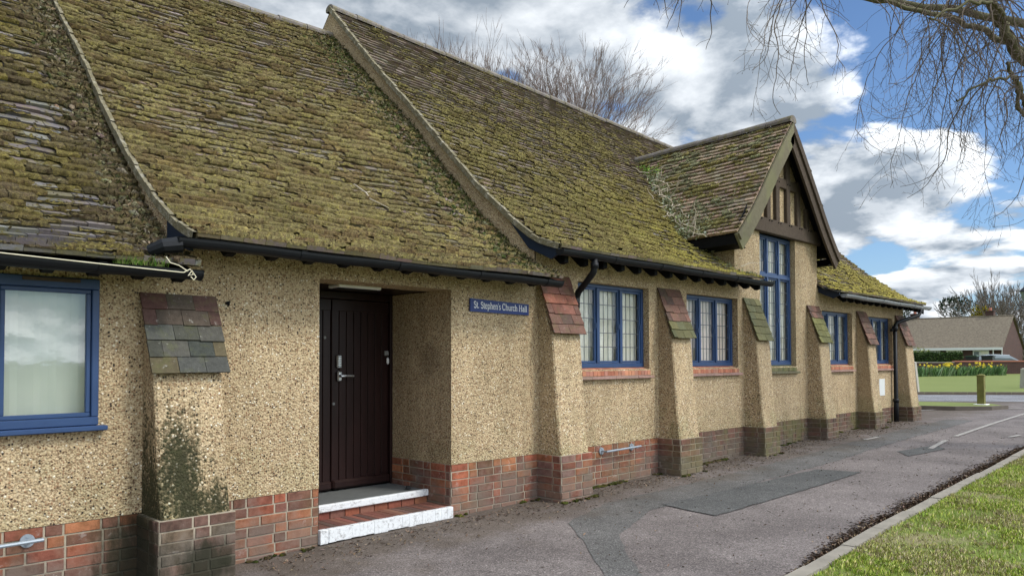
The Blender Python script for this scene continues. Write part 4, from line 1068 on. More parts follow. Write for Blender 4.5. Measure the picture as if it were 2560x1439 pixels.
# ---- dormer timber work
tb = MB(); ty0, ty1 = D-.045, D+.03
tb.box(10.50, 13.34, ty0-.02, ty1, 3.60, 3.83, bev=.01); tb.build('tie_beam', M['timber'], H)
for X, zt in ((11.05, 4.2), (11.40, 4.75), (11.72, 5.1), (12.11, 5.0), (12.50, 4.6), (12.85, 4.2)):
    tb = MB(); tb.box(X-.065, X+.065, ty0, ty1, 3.83, min(zt, dorm_z(X, 5.56)-.12), bev=.008); tb.build('gable_post', M['timber'], H)
tb = MB(); tb.box(11.2, 12.6, ty0+.006, ty1-.002, 4.40, 4.56, bev=.008)
tb.build('collar', M['timber'], H)
PG = []
for X in (11.0, 11.1, 11.36, 11.44, 11.68, 11.76, 12.07, 12.15, 12.46, 12.54, 12.81, 12.9):
    PG.append([(X, ty0-.035, 3.80), (X, ty0-.015, 3.80)])
for X in (11.68, 11.76, 12.07, 12.15): PG.append([(X, ty0-.012, 4.48), (X, ty0+.01, 4.48)])
for q in PG: pg = MB(); pg.tube(q, .011, 6); pg.build('oak_peg', M['rafter'], H)
def barge(sign, y0, y1, o0, dep, name, mt, zoff=0.0, ext=0.0):
    mb = MB(); n = 14; T = []; B = []
    for k in range(n+1):
        s = lerp(-.0, P_DL.len, k/n); o, z = P_DL.at(s); tv = P_DL.tan(s); x = DRX+sign*(1.86-o)
        nx, nz = sign*tv.y, tv.x
        T.append((x-nx*o0, z-nz*o0+zoff)); B.append((x-nx*(o0+dep), z-nz*(o0+dep)+zoff))
    T[-1] = (DRX, DRZ-o0*1.35+zoff); B[-1] = (DRX, DRZ-(o0+dep)*1.42+zoff)
    # run the foot on a little, square cut
    o, z = P_DL.at(0); tv = P_DL.tan(0); dx, dz = -(-sign)*tv.x*-1, -tv.y
    T.insert(0, (T[0][0]+sign*tv.x*ext, T[0][1]-tv.y*ext)); B.insert(0, (B[0][0]+sign*tv.x*ext, B[0][1]-tv.y*ext))
    for k in range(len(T)-1):
        a, b, c, d = T[k], T[k+1], B[k+1], B[k]
        for Y in (y0, y1): mb.face([(a[0], Y, a[1]), (b[0], Y, b[1]), (c[0], Y, c[1]), (d[0], Y, d[1])])
        mb.face([(a[0], y0, a[1]), (b[0], y0, b[1]), (b[0], y1, b[1]), (a[0], y1, a[1])]); mb.face([(d[0], y0, d[1]), (c[0], y0, c[1]), (c[0], y1, c[1]), (d[0], y1, d[1])])
    a, d = T[0], B[0]; mb.face([(a[0], y0, a[1]), (a[0], y1, a[1]), (d[0], y1, d[1]), (d[0], y0, d[1])])
    return mb.build(name, M[mt], H)
for sg in (-1, 1):
    barge(sg, 5.315, 5.355, .012, .27, 'bargeboard', 'barge' if sg < 0 else 'timber', ext=.02)
    barge(sg, 5.285, 5.314, .012, .11, 'barge_fillet', 'barge' if sg < 0 else 'timber', ext=.0)
    barge(sg, 5.36, 5.52, .03, .05, 'verge_soffit', 'rafter', ext=-.02)
# dark soffits under dormer eaves
for sg, X in ((-1, 10.35), (1, 13.30)):
    mb = MB(); e = DRX+sg*1.84
    mb.face([(e, 5.35, 3.44), (X, 5.35, 3.60), (X, 6.6, 3.56), (e, 6.6, 3.40)]); mb.face([(e, 5.35, 3.44), (X, 5.35, 3.60), (X, 5.35, 3.9), (e, 5.35, 3.47)])
    mb.mesh([(e, 5.37, 3.41), (e, 6.45, 3.37), (e+sg*-.02, 6.45, 3.24), (e+sg*-.02, 5.37, 3.27), (X, 5.37, 3.24), (X, 6.45, 3.22)], [(0, 1, 2, 3), (3, 2, 5, 4), (0, 3, 4)])  # black band added below the soffit to paint in the deep eave shadow
    mb.build('dormer_soffit_shade', M['rafter'], H)
# ---- door recess
mb = MB(); zf = .333
mb.face([(3.36, D+.33, 2.287), (3.36, D+.33, 2.37), (4.80, D+.33, 2.37), (4.80, D+.33, 2.287)])
for i in range(9):
    a, b = lerp(D+.335, D+.98, i/9), lerp(D+.335, D+.98, (i+1)/9)-.006; mb.box(3.37, 4.79, a, b, 2.292, 2.31)
mb.box(3.37, 4.79, D+.33, D+.98, 2.33, 2.34)
mb.build('boarded_soffit', M['door'], H)
mb = MB(); mb.box(3.74, 4.20, 5.86, 6.04, 2.262, 2.292, bev=.006); lg = mb.build('soffit_light', M['white'], H)
mb = MB(); mb.box(3.765, 4.175, 5.89, 6.01, 2.255, 2.263, bev=.003); mb.build('diffuser', M['dark'], lg)
mb = MB(); yd = D+.975
mb.box(3.372, 3.44, yd-.05, yd+.05, zf, 2.285, bev=.004); mb.box(4.765, 4.792, yd-.05, yd+.05, zf, 2.285, bev=.004); mb.box(3.44, 4.765, yd-.05, yd+.05, 2.215, 2.285, bev=.004)
mb.build('door_frame', M['door'], H)
def leaf(xa, xb, name, lab):
    mb = MB(); n = max(2, round((xb-xa)/.083)); z0, z1 = zf+.012, 2.208
    fr = .055
    for i in range(n):
        a, b = lerp(xa, xb, i/n), lerp(xa, xb, (i+1)/n); y = yd-.012+random.uniform(-.001, .001)
        mb.box(a+.003, b-.003, y, y+.03, z0, z1, bev=.004)
    mb.box(xa, xb, yd+.002, yd+.03, z0, z1)
    mb.box(xa, xb, yd-.02, yd+.028, z1-.11, z1, bev=.004); mb.box(xa, xb, yd-.055, yd+.02, z0, z0+.085, bev=.018); 
    return mb.build(name, M['door'], H)
d1 = leaf(3.45, 4.068, 'fixed_door_leaf', ''); d2 = leaf(4.08, 4.760, 'door', '')
hd = MB(); hx = 4.155; hy = yd-.02
hd.box(hx-.028, hx+.028, hy-.022, hy, 1.53, 1.66, bev=.01); hd.box(hx-.024, hx+.024, hy-.03, hy, 1.40, 1.50, bev=.01)
hd.tube([(hx, hy-.02, 1.455), (hx, hy-.065, 1.455), (hx+.03, hy-.072, 1.455), (hx+.13, hy-.070, 1.452)], [.017, .015, .013, .011], 10)
ho = hd.build('door_handle', M['steel'], d2)
kp = MB()
for r in range(5):
    for c_ in range(2): X = hx-.012+c_*.024; Z = 1.55+r*.022; kp.tube([(X, hy-.028, Z), (X, hy-.020, Z)], .006, 8)
kp.build('keypad_buttons', M['grey'], d2)
kh = MB(); kh.tube([(4.00, yd-.022, 1.83), (4.00, yd-.01, 1.83)], .014, 10); kh.tube([(4.10, yd-.022, 1.18), (4.10, yd-.01, 1.18)], .014, 10); kh.build('lock_cylinder', M['grey'], d2)
db = MB(); db.box(4.705, 4.755, yd-.035, yd-.01, 1.655, 1.705, bev=.006); db.build('lock_plate', M['grey'], d2)
db = MB(); db.box(4.728, 4.757, yd-.045, yd-.015, 1.565, 1.635, bev=.012); db.build('doorbell', M['white'], d2)
# steps
st = MB(); st.box(3.372, 4.790, 5.93, D+1.0, .02, .325); st.box(3.372, 4.790, 5.915, 5.935, .335-.012, .334)
st.build('landing', M['slab'], H)
st = MB(); n = 9
for i in range(n): a, b = lerp(3.372, 4.79, i/n)+.004, lerp(3.372, 4.79, (i+1)/n)-.004; st.box(a, b, 5.912+random.uniform(-.003, .003), 5.93, .2, .272, jit(random.choice(BR_NEAR[1:5]), .2), bev=.003)
n = 21
for i in range(n):
    a, b = lerp(3.38, 4.79, i/n)+.002, lerp(3.38, 4.79, (i+1)/n)-.002
    st.box(a, b, D+.02, D+.352, .10, .206+random.uniform(-.002, .002), jit(random.choice([(.20, .085, .06), (.16, .075, .055), (.25, .12, .08), (.14, .08, .065)]), .2), bev=.003)
st.box(3.375, 4.79, 5.6, 5.925, .02, .2, (.3, .26, .2))
st.build('brick_step', M['sillbrick'], H)
st = MB()
for i in range(19):
    a, b = lerp(3.36, 4.80, i/19)+.0015, lerp(3.36, 4.80, (i+1)/19)-.0015; st.box(a, b, D-.032+random.uniform(-.004, .004), D+.02, .088+.016*random.random()+.010*i/19, .2085+random.uniform(-.001, .001), bev=.004)
st.box(3.362, 4.798, D-.029, D+.015, .104, .206)
st.box(3.374, 4.788, 5.885, 5.934, .272, .336, bev=.007)
st.build('white_step_nosing', M['wstep'], H)
st = MB(); st.box(4.805, 4.812, D+.18, D+.182, .5, .502)
sc = MB(); sc.tube([(4.66, 6.05, .335), (4.66, 6.05, .365)], [.028, .02], 10); sc.build('door_stop', M['rubber'], H)
# sensor on the left wall
sc = MB(); sc.tube([(2.565, D, 2.04), (2.565, D-.03, 2.04), (2.56, D-.045, 2.025)], [.012, .014, .010], 8); sc.build('wall_bolt', M['rafter'], H)

# ---- things fixed to the wall
S = empty('wall_sign', (5.45, D, 2.08), label="blue enamel sign with white lettering, fixed to the tan wall right of the door", cat='sign')
mb = MB(); A0, A1 = 5.03, 5.867
vs = []
for y in (D-.022, D-.006):
    vs += [(A0, y, 2.085), (A1, y, 2.079), (A1, y, 2.193), (A0, y, 2.215)]
mb.mesh(vs, [(0, 1, 2, 3), (7, 6, 5, 4), (0, 4, 5, 1), (1, 5, 6, 2), (2, 6, 7, 3), (3, 7, 4, 0)]); mb.build('panel', M['signblue'], S)
# roman capitals and lower case drawn as strokes with serifs
def glyphs():
    G = {}
    def arc(cx, cy, rx, ry, a0, a1, n=10): return [(cx+rx*math.cos(R(lerp(a0, a1, k/n))), cy+ry*math.sin(R(lerp(a0, a1, k/n)))) for k in range(n+1)]
    th, tn = .115, .072
    G['S'] = (.46, [(arc(.23, .53, .17, .155, 25, 250)+arc(.23, .18, .185, .185, 80, -155), th)])
    G['t'] = (.30, [([(.13, .60), (.13, .10)]+arc(.22, .10, .09, .09, 180, 300, 5), th), ([(.02, .46), (.27, .46)], tn)])
    G['.'] = (.20, [([(.08, .0), (.08, .08)], .1)])
    G['e'] = (.42, [([(.04, .27), (.36, .27)], tn), (arc(.20, .235, .165, .235, 8, 320, 14), th-.015)])
    G['p'] = (.50, [([(.11, .46), (.11, -.22)], th), (arc(.25, .235, .175, .225, 150, -150, 14), th-.01), ([(.02, -.22), (.20, -.22)], tn), ([(.02, .45), (.11, .45)], tn)])
    G['h'] = (.50, [([(.11, .72), (.11, 0)], th), (arc(.25, .28, .145, .19, 160, 0, 8)+[(.395, 0)], th-.01), ([(.02, 0), (.20, 0)], tn), ([(.31, 0), (.48, 0)], tn), ([(.02, .70), (.11, .70)], tn)])
    G['n'] = (.50, [([(.11, .46), (.11, 0)], th), (arc(.25, .28, .145, .19, 160, 0, 8)+[(.395, 0)], th-.01), ([(.02, 0), (.20, 0)], tn), ([(.31, 0), (.48, 0)], tn), ([(.02, .45), (.11, .45)], tn)])
    G['r'] = (.36, [([(.11, .46), (.11, 0)], th), (arc(.25, .30, .14, .16, 170, 60, 6), th-.01), ([(.02, 0), (.22, 0)], tn), ([(.02, .45), (.11, .45)], tn)])
    G['u'] = (.50, [([(.10, .46)]+arc(.24, .19, .14, .18, 180, 350, 8), th-.01), ([(.385, .46), (.385, 0)], th), ([(.02, .45), (.12, .45)], tn), ([(.30, .45), (.39, .45)], tn), ([(.385, .01), (.46, .01)], tn)])
    G['c'] = (.40, [(arc(.21, .235, .17, .235, 45, 315, 14), th-.01)])
    G['C'] = (.62, [(arc(.31, .36, .265, .36, 40, 320, 18), th), ([(.515, .50), (.515, .70)], tn)])
    G['H'] = (.70, [([(.14, .72), (.14, 0)], th), ([(.54, .72), (.54, 0)], th), ([(.14, .37), (.54, .37)], tn), ([(.03, .71), (.25, .71)], tn), ([(.03, .01), (.25, .01)], tn), ([(.43, .71), (.65, .71)], tn), ([(.43, .01), (.65, .01)], tn)])
    G['a'] = (.44, [(arc(.19, .33, .13, .14, 150, 0, 6)+[(.32, .02), (.40, .02)], th-.01), (arc(.19, .13, .14, .135, 70, 350, 10), th-.015)])
    G['l'] = (.25, [([(.11, .72), (.11, 0)], th), ([(.02, .01), (.21, .01)], tn), ([(.02, .70), (.11, .70)], tn)])
    G['s'] = (.36, [(arc(.17, .35, .115, .105, 30, 250, 8)+arc(.17, .12, .125, .12, 80, -150, 8), th-.015)])
    G["'"] = (.16, [([(.08, .72), (.06, .54)], .07)])
    return G
GL = glyphs(); txt = "St. Stephen's Church Hall"; adv = sum(GL[c][0] if c != ' ' else .26 for c in txt)
lt = MB(); ux = 0; fit = .765/adv; hh = .092
for ch_ in txt:
    if ch_ == ' ': ux += .26; lt.build('lettering', M['white'], S); lt = MB(); continue
    wd, strokes = GL[ch_]
    for pts, tk in strokes:
        for i in range(len(pts)-1):
            a, b = Vector(pts[i]), Vector(pts[i+1]); d = b-a
            if d.length < 1e-6: continue
            d.normalize(); p = Vector((-d.y, d.x))*tk*.5; a2 = a-d*tk*.2; b2 = b+d*tk*.2
            q = []
            for v in (a2-p, b2-p, b2+p, a2+p):
                X = A0+.045+(ux+v.x)*fit; f_ = (X-A0)/(A1-A0); zb = lerp(2.085, 2.079, f_)+lerp(.040, .034, f_); q.append((X, D-.0235-.0002*(i % 2), zb+v.y*lerp(hh, hh*.92, f_)))
            lt.face(q)
    ux += wd
lt.build('lettering', M['white'], S)
mb = MB(); mb.box(16.25, 16.56, D-.012, D, .86, 1.20, bev=.004); tag(mb.build('wall_plate', M['plate'], None, loc=(16.4, D, .86)), 'blank pale grey rectangular plate on the wall left of the last buttress', 'plate')
def rail(xa, xb, z, lab, tape=False):
    r = empty('wall_rail', (xa, D, z), label=lab, cat='rail', group='low grey rails on the brick plinth')
    mb = MB(); mb.tube([(xa, D-.095, z), (xb+.07, D-.095, z+.01)], .012, 8); mb.build('bar', M['galv'], r)
    for X in (xa+.02, xb):
        mb = MB(); mb.tube([(X, D, z), (X, D-.012, z)], .042, 18); mb.tube([(X, D-.012, z), (X, D-.10, z)], .011, 8)
        for dz in (.027, -.027): mb.tube([(X, D-.011, z+dz), (X, D-.016, z+dz)], .009, 8)
        mb.build('wall_flange', M['galv'], r)
    if tape: mb = MB(); mb.tube([(xb-.23, D-.095, z+.003), (xb-.20, D-.095, z+.003)], .016, 8); mb.build('tape', M['red'], r)
rail(7.10, 7.72, .535, 'thin grey rail low on the brick plinth below the first leaded window'); rail(.6, 1.28, .477, 'thin grey rail with red tape low on the brickwork below the left end window', True)
# cord along the left gutter
mb = MB(); pts = [(-1, 5.085, 2.30)]+[(lerp(-.5, 2.05, k/12), 5.083-.004*math.sin(k), lerp(2.29, 2.19, k/12)-.012*math.sin(math.pi*k/12)) for k in range(13)]
mb.tube(pts, .0035, 5); mb.tube([(2.05, 5.083, 2.19), (2.09, 5.075, 2.215), (2.11, 5.075, 2.18), (2.075, 5.07, 2.17), (2.10, 5.07, 2.205), (2.13, 5.075, 2.165), (2.115, 5.075, 2.145), (2.095, 5.075, 2.165)], .004, 5)
mb.tube([(2.08, 5.085, 2.20), (2.02, 5.085, 2.235), (1.97, 5.10, 2.25), (1.95, 5.12, 2.29)], .0035, 5)
tag(mb.build('cord', M['string'], None, loc=(2.05, 5.08, 2.19)), 'cream cord strung along the lower black gutter and knotted at its end', 'cord')

# ------------------------------------------------------------------ weeds and debris on the roofs
def leaf_tri(mb, p, d, L, w, c):
    d = Vector(d).normalized(); s = d.cross(Vector((random.gauss(0, 1), random.gauss(0, 1), random.gauss(0, 1)))).normalized()*w/2; p = Vector(p)
    mb.face([p-s*.4, p+s*.4, p+d*L*.55+s, p+d*L, p+d*L*.55-s], c)
def tuft(mb, p, n, h, spread, c, w=.006):
    for _ in range(n):
        a = random.random()*6.28; r = random.random()*spread; q = Vector(p)+Vector((math.cos(a)*r, math.sin(a)*r, 0)); k = random.uniform(.5, 1)
        d = Vector((math.cos(a)*.5*random.random(), math.sin(a)*.5*random.random(), 1)).normalized(); tip = q+d*h*k+Vector((math.cos(a), math.sin(a), -.2))*h*.25*random.random()
        s = Vector((-math.sin(a), math.cos(a), 0))*w/2; m_ = q.lerp(tip, .5)+Vector((0, 0, h*.08))
        mb.mesh([q-s, q+s, m_+s*.8, tip, m_-s*.8], [(0, 1, 2, 3, 4)], jit(c, .25))
mb = MB()
for k in range(14): tuft(mb, (1.66+k*.022+random.uniform(-.01, .01), 5.15+random.uniform(-.03, .03), 2.215), random.randint(4, 14), random.uniform(.05, .11), .03, random.choice([(.10, .19, .03), (.14, .24, .04), (.20, .22, .08)]), .005)
tag(mb.build('grass_tuft', M['weed'], None, loc=(1.8, 5.15, 2.21)), 'bright green grass tuft sprouting from the lower black gutter', 'grass tuft')
# debris packed along the two verges
def debris(x0, x1, pf, n, nm, lab, cols, s0=0, s1=.97, side=1):
    mb = MB(); it = []
    for _ in range(n):
        s = pf.len*lerp(s0, s1, random.random()); u = x1-side*abs(random.gauss(0, .5))*(x1-x0) if side > 0 else x0+abs(random.gauss(0, .5))*(x1-x0)
        if not (min(x0, x1)-.1 < u < max(x0, x1)): continue
        y, z = pf.at(s); tv = pf.tan(s); nn = Vector((0, -tv.y, tv.x)); c = random.choice(cols)
        if pf is P_MID: z += midoff(u, y)
        it.append((Vector((u, y, z))+nn*random.uniform(.02, .05), nn, random.uniform(.012, .034), random.uniform(.4, .9), jit(c, .35)))
        if random.random() < .8: leaf_tri(mb, Vector((u, y, z))+nn*.05, nn+Vector((random.gauss(0, .7), random.gauss(0, .7), random.gauss(0, .5))), random.uniform(.02, .06), random.uniform(.008, .02), jit(c, .4))
    clumps(mb, it)
    o = mb.build(nm, M['moss'], None, loc=(x1, 5.6, 3)); tag(o, lab, 'moss', kind='stuff')
debris(5.45, 5.97, P_MID, 1900, 'weed_growth', 'dark green weeds and debris packed against the taller gable', [(.09, .10, .035), (.14, .12, .06), (.07, .08, .03), (.20, .17, .11)])
debris(1.86, 2.14, P_LEFT, 1500, 'leaf_debris', 'dead leaves and moss packed against the left verge', [(.13, .105, .06), (.17, .14, .09), (.09, .085, .04), (.24, .20, .14)])
# woody weeds in the dormer valley
mb = MB(); lv = MB()
for k in range(150):
    t_ = random.random()**.8; z = lerp(5.0, 3.35, t_); s = None
    x = DRX-(1.86-float(np.interp(z, P_DL.zs, P_DL.ys))); 
    y = None
    for yy in np.arange(5.6, 9, .03):
        if hallz(x, yy) > z: y = yy; break
    if y is None or y > 8.2: continue
    p = Vector((x-random.uniform(.0, .12)+abs(random.gauss(0, .10)), y-abs(random.gauss(.05, .14)), z+.04))
    if t_ < .12: col = (.16, .28, .05)
    else: col = random.choice([(.34, .36, .24), (.42, .44, .32), (.24, .27, .13), (.30, .34, .18)])
    for _ in range(9): leaf_tri(lv, p+Vector((random.gauss(0, .05), random.gauss(0, .05), random.gauss(0.02, .03))), (random.gauss(-.2, .6), random.gauss(-.4, .6), abs(random.gauss(.5, .5))), random.uniform(.03, .07), random.uniform(.012, .03), jit(col, .3))
    if random.random() < .5:
        q = p.copy(); pts = [q.copy()]
        d = Vector((random.gauss(-.3, .5), random.gauss(-.5, .4), random.gauss(.2, .4))).normalized()
        for _ in range(5): d = (d+Vector((random.gauss(0, .5), random.gauss(0, .5), random.gauss(-.1, .4)))).normalized(); q = q+d*.085; pts.append(q.copy())
        mb.tube(pts, [.009, .009, .008, .007, .005, .003], 4, cap=False)
for k in range(60):   # along the lower dormer slope and roof foot
    x = random.uniform(10.0, 10.5); y = random.uniform(5.25, 6.0); p = Vector((x, y, hallz(x, y)+.04))
    for _ in range(6): leaf_tri(lv, p+Vector((random.gauss(0, .05), random.gauss(0, .05), 0)), (random.gauss(0, .6), random.gauss(-.3, .6), abs(random.gauss(.5, .5))), random.uniform(.02, .05), random.uniform(.01, .02), jit((.30, .30, .17), .3))
for k in range(260):
    s = abs(random.gauss(0, .55)); o, z = P_DL.at(min(s, 2)); x = DRX-(1.86-o); y = random.uniform(5.9, 7.0)-.3*random.random()
    if z < hallz(x, y)-.02: continue
    p = Vector((x-.02, y, z+.02))
    for _ in range(3): leaf_tri(lv, p, (random.gauss(-.5, .5), random.gauss(-.2, .6), abs(random.gauss(.5, .5))), random.uniform(.02, .045), random.uniform(.01, .02), jit((.28, .30, .18), .3))
V = empty('valley_weed', (10.6, 6.4, 3.6), label='grey green weeds with bare woody stems growing in the valley beside the dormer', cat='plant')
mb.build('stems', M['twig'], V); lv.build('leaves', M['weed'], V)
def twigs(name, lab, pts, loc):
    mb = MB()
    for P in pts: mb.tube(P, [.007]*(len(P)-1)+[.003], 4)
    tag(mb.build(name, M['twig'], None, loc=loc), lab, 'twig', 'bare twigs lying on the roofs')
def onroof(pf, u, s, up=.07): y, z = pf.at(s); tv = pf.tan(s); return Vector((u, y, z))+Vector((0, -tv.y, tv.x))*up
twigs('fallen_twig', 'thin bare twig lying on the mossy roof above the door', [[onroof(P_MID, 4.35, 1.7), onroof(P_MID, 4.42, 1.55), onroof(P_MID, 4.40, 1.42), onroof(P_MID, 4.55, 1.28)], [onroof(P_MID, 4.42, 1.55), onroof(P_MID, 4.50, 1.60)]], onroof(P_MID, 4.4, 1.5))
twigs('fallen_twig', 'pale forked twig lying on the small roof right of the dormer', [[onroof(P_HALL, 14.2, 1.05), onroof(P_HALL, 14.35, .85), onroof(P_HALL, 14.33, .70), onroof(P_HALL, 14.6, .45)], [onroof(P_HALL, 14.35, .85), onroof(P_HALL, 14.55, .80)]], onroof(P_HALL, 14.3, .8))
twigs('fallen_twig', 'pale twig sticking out over the eave beside the tall window', [[Vector((10.15, 5.35, 2.95)), Vector((10.35, 5.3, 3.02)), Vector((10.55, 5.26, 3.03))]], (10.3, 5.3, 3.0))

# ------------------------------------------------------------------ ground litter, grass blades
mb = MB()
def litter(n, xf, yf, zoff=.012, big=1):
    for _ in range(n):
        x = xf(); y = yf(x); z = g(x)+zoff+random.random()*.012; a = random.random()*3.14; L = random.uniform(.02, .06)*big; w_ = random.uniform(.004, .016)*big
        c = jit(random.choice([(.12, .08, .055), (.18, .125, .08), (.08, .058, .042), (.26, .19, .13), (.16, .12, .09)]), .3); t1 = random.uniform(-.012, .014)
        dx, dy = math.cos(a)*L/2, math.sin(a)*L/2; ex, ey = -math.sin(a)*w_/2, math.cos(a)*w_/2
        mb.face([(x-dx, y-dy, z-t1*.5), (x+ex, y+ey, z+.006), (x+dx, y+dy, z+t1), (x-ex, y-ey, z)], c)
def kerby(x): return float(np.interp(x, [p[0] for p in KERB], [p[1] for p in KERB]))
litter(15000, lambda: random.uniform(4.3, 15.5), lambda x: kerby(x)+.015+abs(random.gauss(0, .085+.035*noise.noise(Vector((x*2, 0, 0)))))*max(.35, min(1.0, (x-4.9)*.7)), .004)
litter(500, lambda: random.uniform(3.5, 16), lambda x: random.uniform(2.5, 4.6), .002, .8)
tag(mb.build('leaf_litter', M['litter'], None), 'brown dead leaves and bark chips gathered along the kerb', 'leaf litter', kind='stuff')
mb = MB()
litter(2600, lambda: random.uniform(2.7, 17), lambda x: 5.45-abs(random.gauss(0, .28)), .003, .9)
tag(mb.build('wall_litter', M['litter'], None), 'scattered twigs and dirt along the foot of the wall', 'leaf litter', kind='stuff')
# moss line at the wall foot
mb = MB(); it = []
for _ in range(900):
    x = random.choice([random.uniform(2.45, 17), random.uniform(6.5, 10.6)]); y = D-.02-abs(random.gauss(0, .025))
    if any(bx-.03 < x < bx+bw+.03 for bx, bw in [(6.03, .49), (8.32, .485), (10.6, .45), (12.85, .44), (15.09, .44), (17.26, .49)]): y -= .345
    if 3.3 < x < 4.85: continue
    if fb(x*1.2, 0, 77) < -.05: continue
    it.append((Vector((x, y, g(x)+.008)), (0, 0, 1), random.uniform(.012, .03), .6, jit(random.choice([(.05, .06, .015), (.08, .085, .02), (.09, .07, .04)]), .3)))
clumps(mb, it); tag(mb.build('wall_foot_moss', M['moss'], None), 'dark moss and dirt along the foot of the brick plinth', 'moss', kind='stuff')
mb = MB()
def blades(n, xf, yf, h=.035):
    for _ in range(n):
        x = xf(); y = yf(x); 
        bare = fb(x*1.1, y*1.1, 60)
        if bare > .06 and random.random() < .85: continue
        z = turf_z(x, y)-.004; a = random.random()*6.28; k = random.uniform(.5, 1.3)*h; w_ = .0035*random.uniform(.8, 1.6); le = random.uniform(.1, .9)
        ex, ey = -math.sin(a)*w_, math.cos(a)*w_; tx, ty = math.cos(a)*k*le, math.sin(a)*k*le
        pq = fb(x*.8, y*.8, 91)
        c = jit(random.choice([(.28, .38, .05), (.36, .43, .065), (.21, .30, .04), (.46, .47, .12), (.48, .42, .20)] if pq < .1 else [(.40, .40, .12), (.46, .40, .22), (.30, .34, .07), (.36, .30, .17)]), .28)  # blade colours kept bright to carry the sunlight on the grass
        mb.face([(x-ex, y-ey, z), (x+ex, y+ey, z), (x+tx*.5+ex*.7, y+ty*.5+ey*.7, z+k*.7), (x+tx, y+ty, z+k*.95)], c)
blades(62000, lambda: random.uniform(4.6, 9.5), lambda x: kerby(x)-.13-random.random()**1.3*1.5, .034)
blades(26000, lambda: random.uniform(9.5, 15), lambda x: kerby(x)-.13-random.random()**1.3*1.8, .042)
tag(mb.build('grass', M['blade'], None), 'short sunlit grass growing right of the kerb', 'grass', kind='stuff')

# ------------------------------------------------------------------ trees
def limb(mb, p, d, L, r, depth, nseg=5, wig=.18, up=0.0, split=2, ang=.55, shrink=.72, minr=.004, sides=5, kids=None):
    pts = [p.copy()]; rs = [r]; q = p.copy(); d = d.normalized()
    for i in range(nseg):
        d = (d+Vector((random.gauss(0, wig), random.gauss(0, wig), random.gauss(0, wig)+up))).normalized(); q = q+d*L/nseg; pts.append(q.copy()); rs.append(lerp(r, r*.6, (i+1)/nseg) if depth else lerp(r, minr*.5, (i+1)/nseg))
    mb.tube(pts, rs, sides if r > .02 else (4 if r > .01 else 3), cap=False)
    if depth <= 0: return
    for k in range(split):
        i = nseg if k == 0 else random.randint(max(1, nseg//2), nseg)
        a = d.orthogonal().normalized(); th = random.random()*6.28; b = d.cross(a); s = a*math.cos(th)+b*math.sin(th)
        nd = (d+s*ang*random.uniform(.4, 1.2)*(0.45 if k == 0 else 1)).normalized()
        limb(mb, pts[i], nd, L*shrink*random.uniform(.8, 1.15), max(minr, rs[i]*(.85 if k == 0 else .62)), depth-1, nseg, wig, up, split, ang, shrink, minr, sides)
def fan_tree(name, base, zfork, n, ztop, spread, lab, rt=.2, depth=3, upr=.10, mt='twigred', minr=.009, group=None, r0=None, lf=.42, sp_=3, wg=.06):
    o = empty(name, (base[0], base[1], g(base[0])), label=lab, cat='tree', group=group); tb_ = MB(); z0 = g(base[0])-.1
    tb_.tube([(base[0], base[1], z0), (base[0]+.05, base[1], lerp(z0, zfork, .3)), (base[0], base[1]+.05, lerp(z0, zfork, .7)), (base[0], base[1], zfork)], [rt*1.3, rt, rt*.85, rt*.7], 10); tb_.build('trunk', M['bark'], o)
    cr = MB(); Hh = ztop-zfork
    for i in range(n):
        a = i*2.4+random.random(); r = spread*math.sqrt((i+.5)/n); d = Vector((math.cos(a)*r, math.sin(a)*r, 1.0)).normalized()
        p = Vector((base[0], base[1], zfork-random.random()*Hh*.12))
        limb(cr, p, d, Hh*lf*random.uniform(.85, 1.15), r0 or rt*.33, depth, 5, wg, upr, sp_, .46, .72 if sp_ == 2 else .62, minr, 4)
    cr.build('crown', M[mt], o); return o
HB = 'bare trees behind the hall'
fan_tree('bare_tree', (23.0, 19.3), 9.0, 54, 15.7, 1.6, 'bare tree with fanned reddish twigs rising behind the long roof', .20, 4, .03, minr=.0055, group=HB, r0=.026, lf=.34, sp_=3, wg=.085)
fan_tree('bare_tree', (21.6, 20.9), 9.2, 26, 15.0, .9, 'bare upright tree between the broad fan shaped tree and the narrow shoots', .15, 4, .07, minr=.0055, group=HB, r0=.018, lf=.34, sp_=3, wg=.07)
fan_tree('bare_tree', (19.9, 22.5), 9.6, 30, 15.6, .9, 'leftmost narrow bare tree whose thin shoots poke over the roof ridge', .14, 3, .11, minr=.0065, group=HB, r0=.018, lf=.38, sp_=3, wg=.06)
# the plane tree that overhangs from the right
T = empty('plane_tree', (14.4, .95, g(14.4)), label='large bare tree whose drooping twigs hang into the sky at the right', cat='tree')
mb = MB(); mb.tube([(14.5, .85, 0), (14.45, .9, 1.0), (14.4, .95, 3.0), (14.35, 1.0, 5.0), (14.6, .8, 7.5), (14.4, .6, 10)], [.42, .34, .30, .27, .18, .08], 14); mb.build('trunk', M['barkgreen'], T)
br = MB(); tw = MB()
def smooth_path(pts, n=6, wob=.02):
    P = [Vector(p) for p in pts]; out = []
    for i in range(len(P)-1):
        p0 = P[max(i-1, 0)]; p1 = P[i]; p2 = P[i+1]; p3 = P[min(i+2, len(P)-1)]
        for k in range(n):
            t_ = k/n; q = .5*((2*p1)+(-p0+p2)*t_+(2*p0-5*p1+4*p2-p3)*t_*t_+(-p0+3*p1-3*p2+p3)*t_**3); out.append(q+Vector((random.gauss(0, wob), random.gauss(0, wob), random.gauss(0, wob))))
    out.append(P[-1]); return out
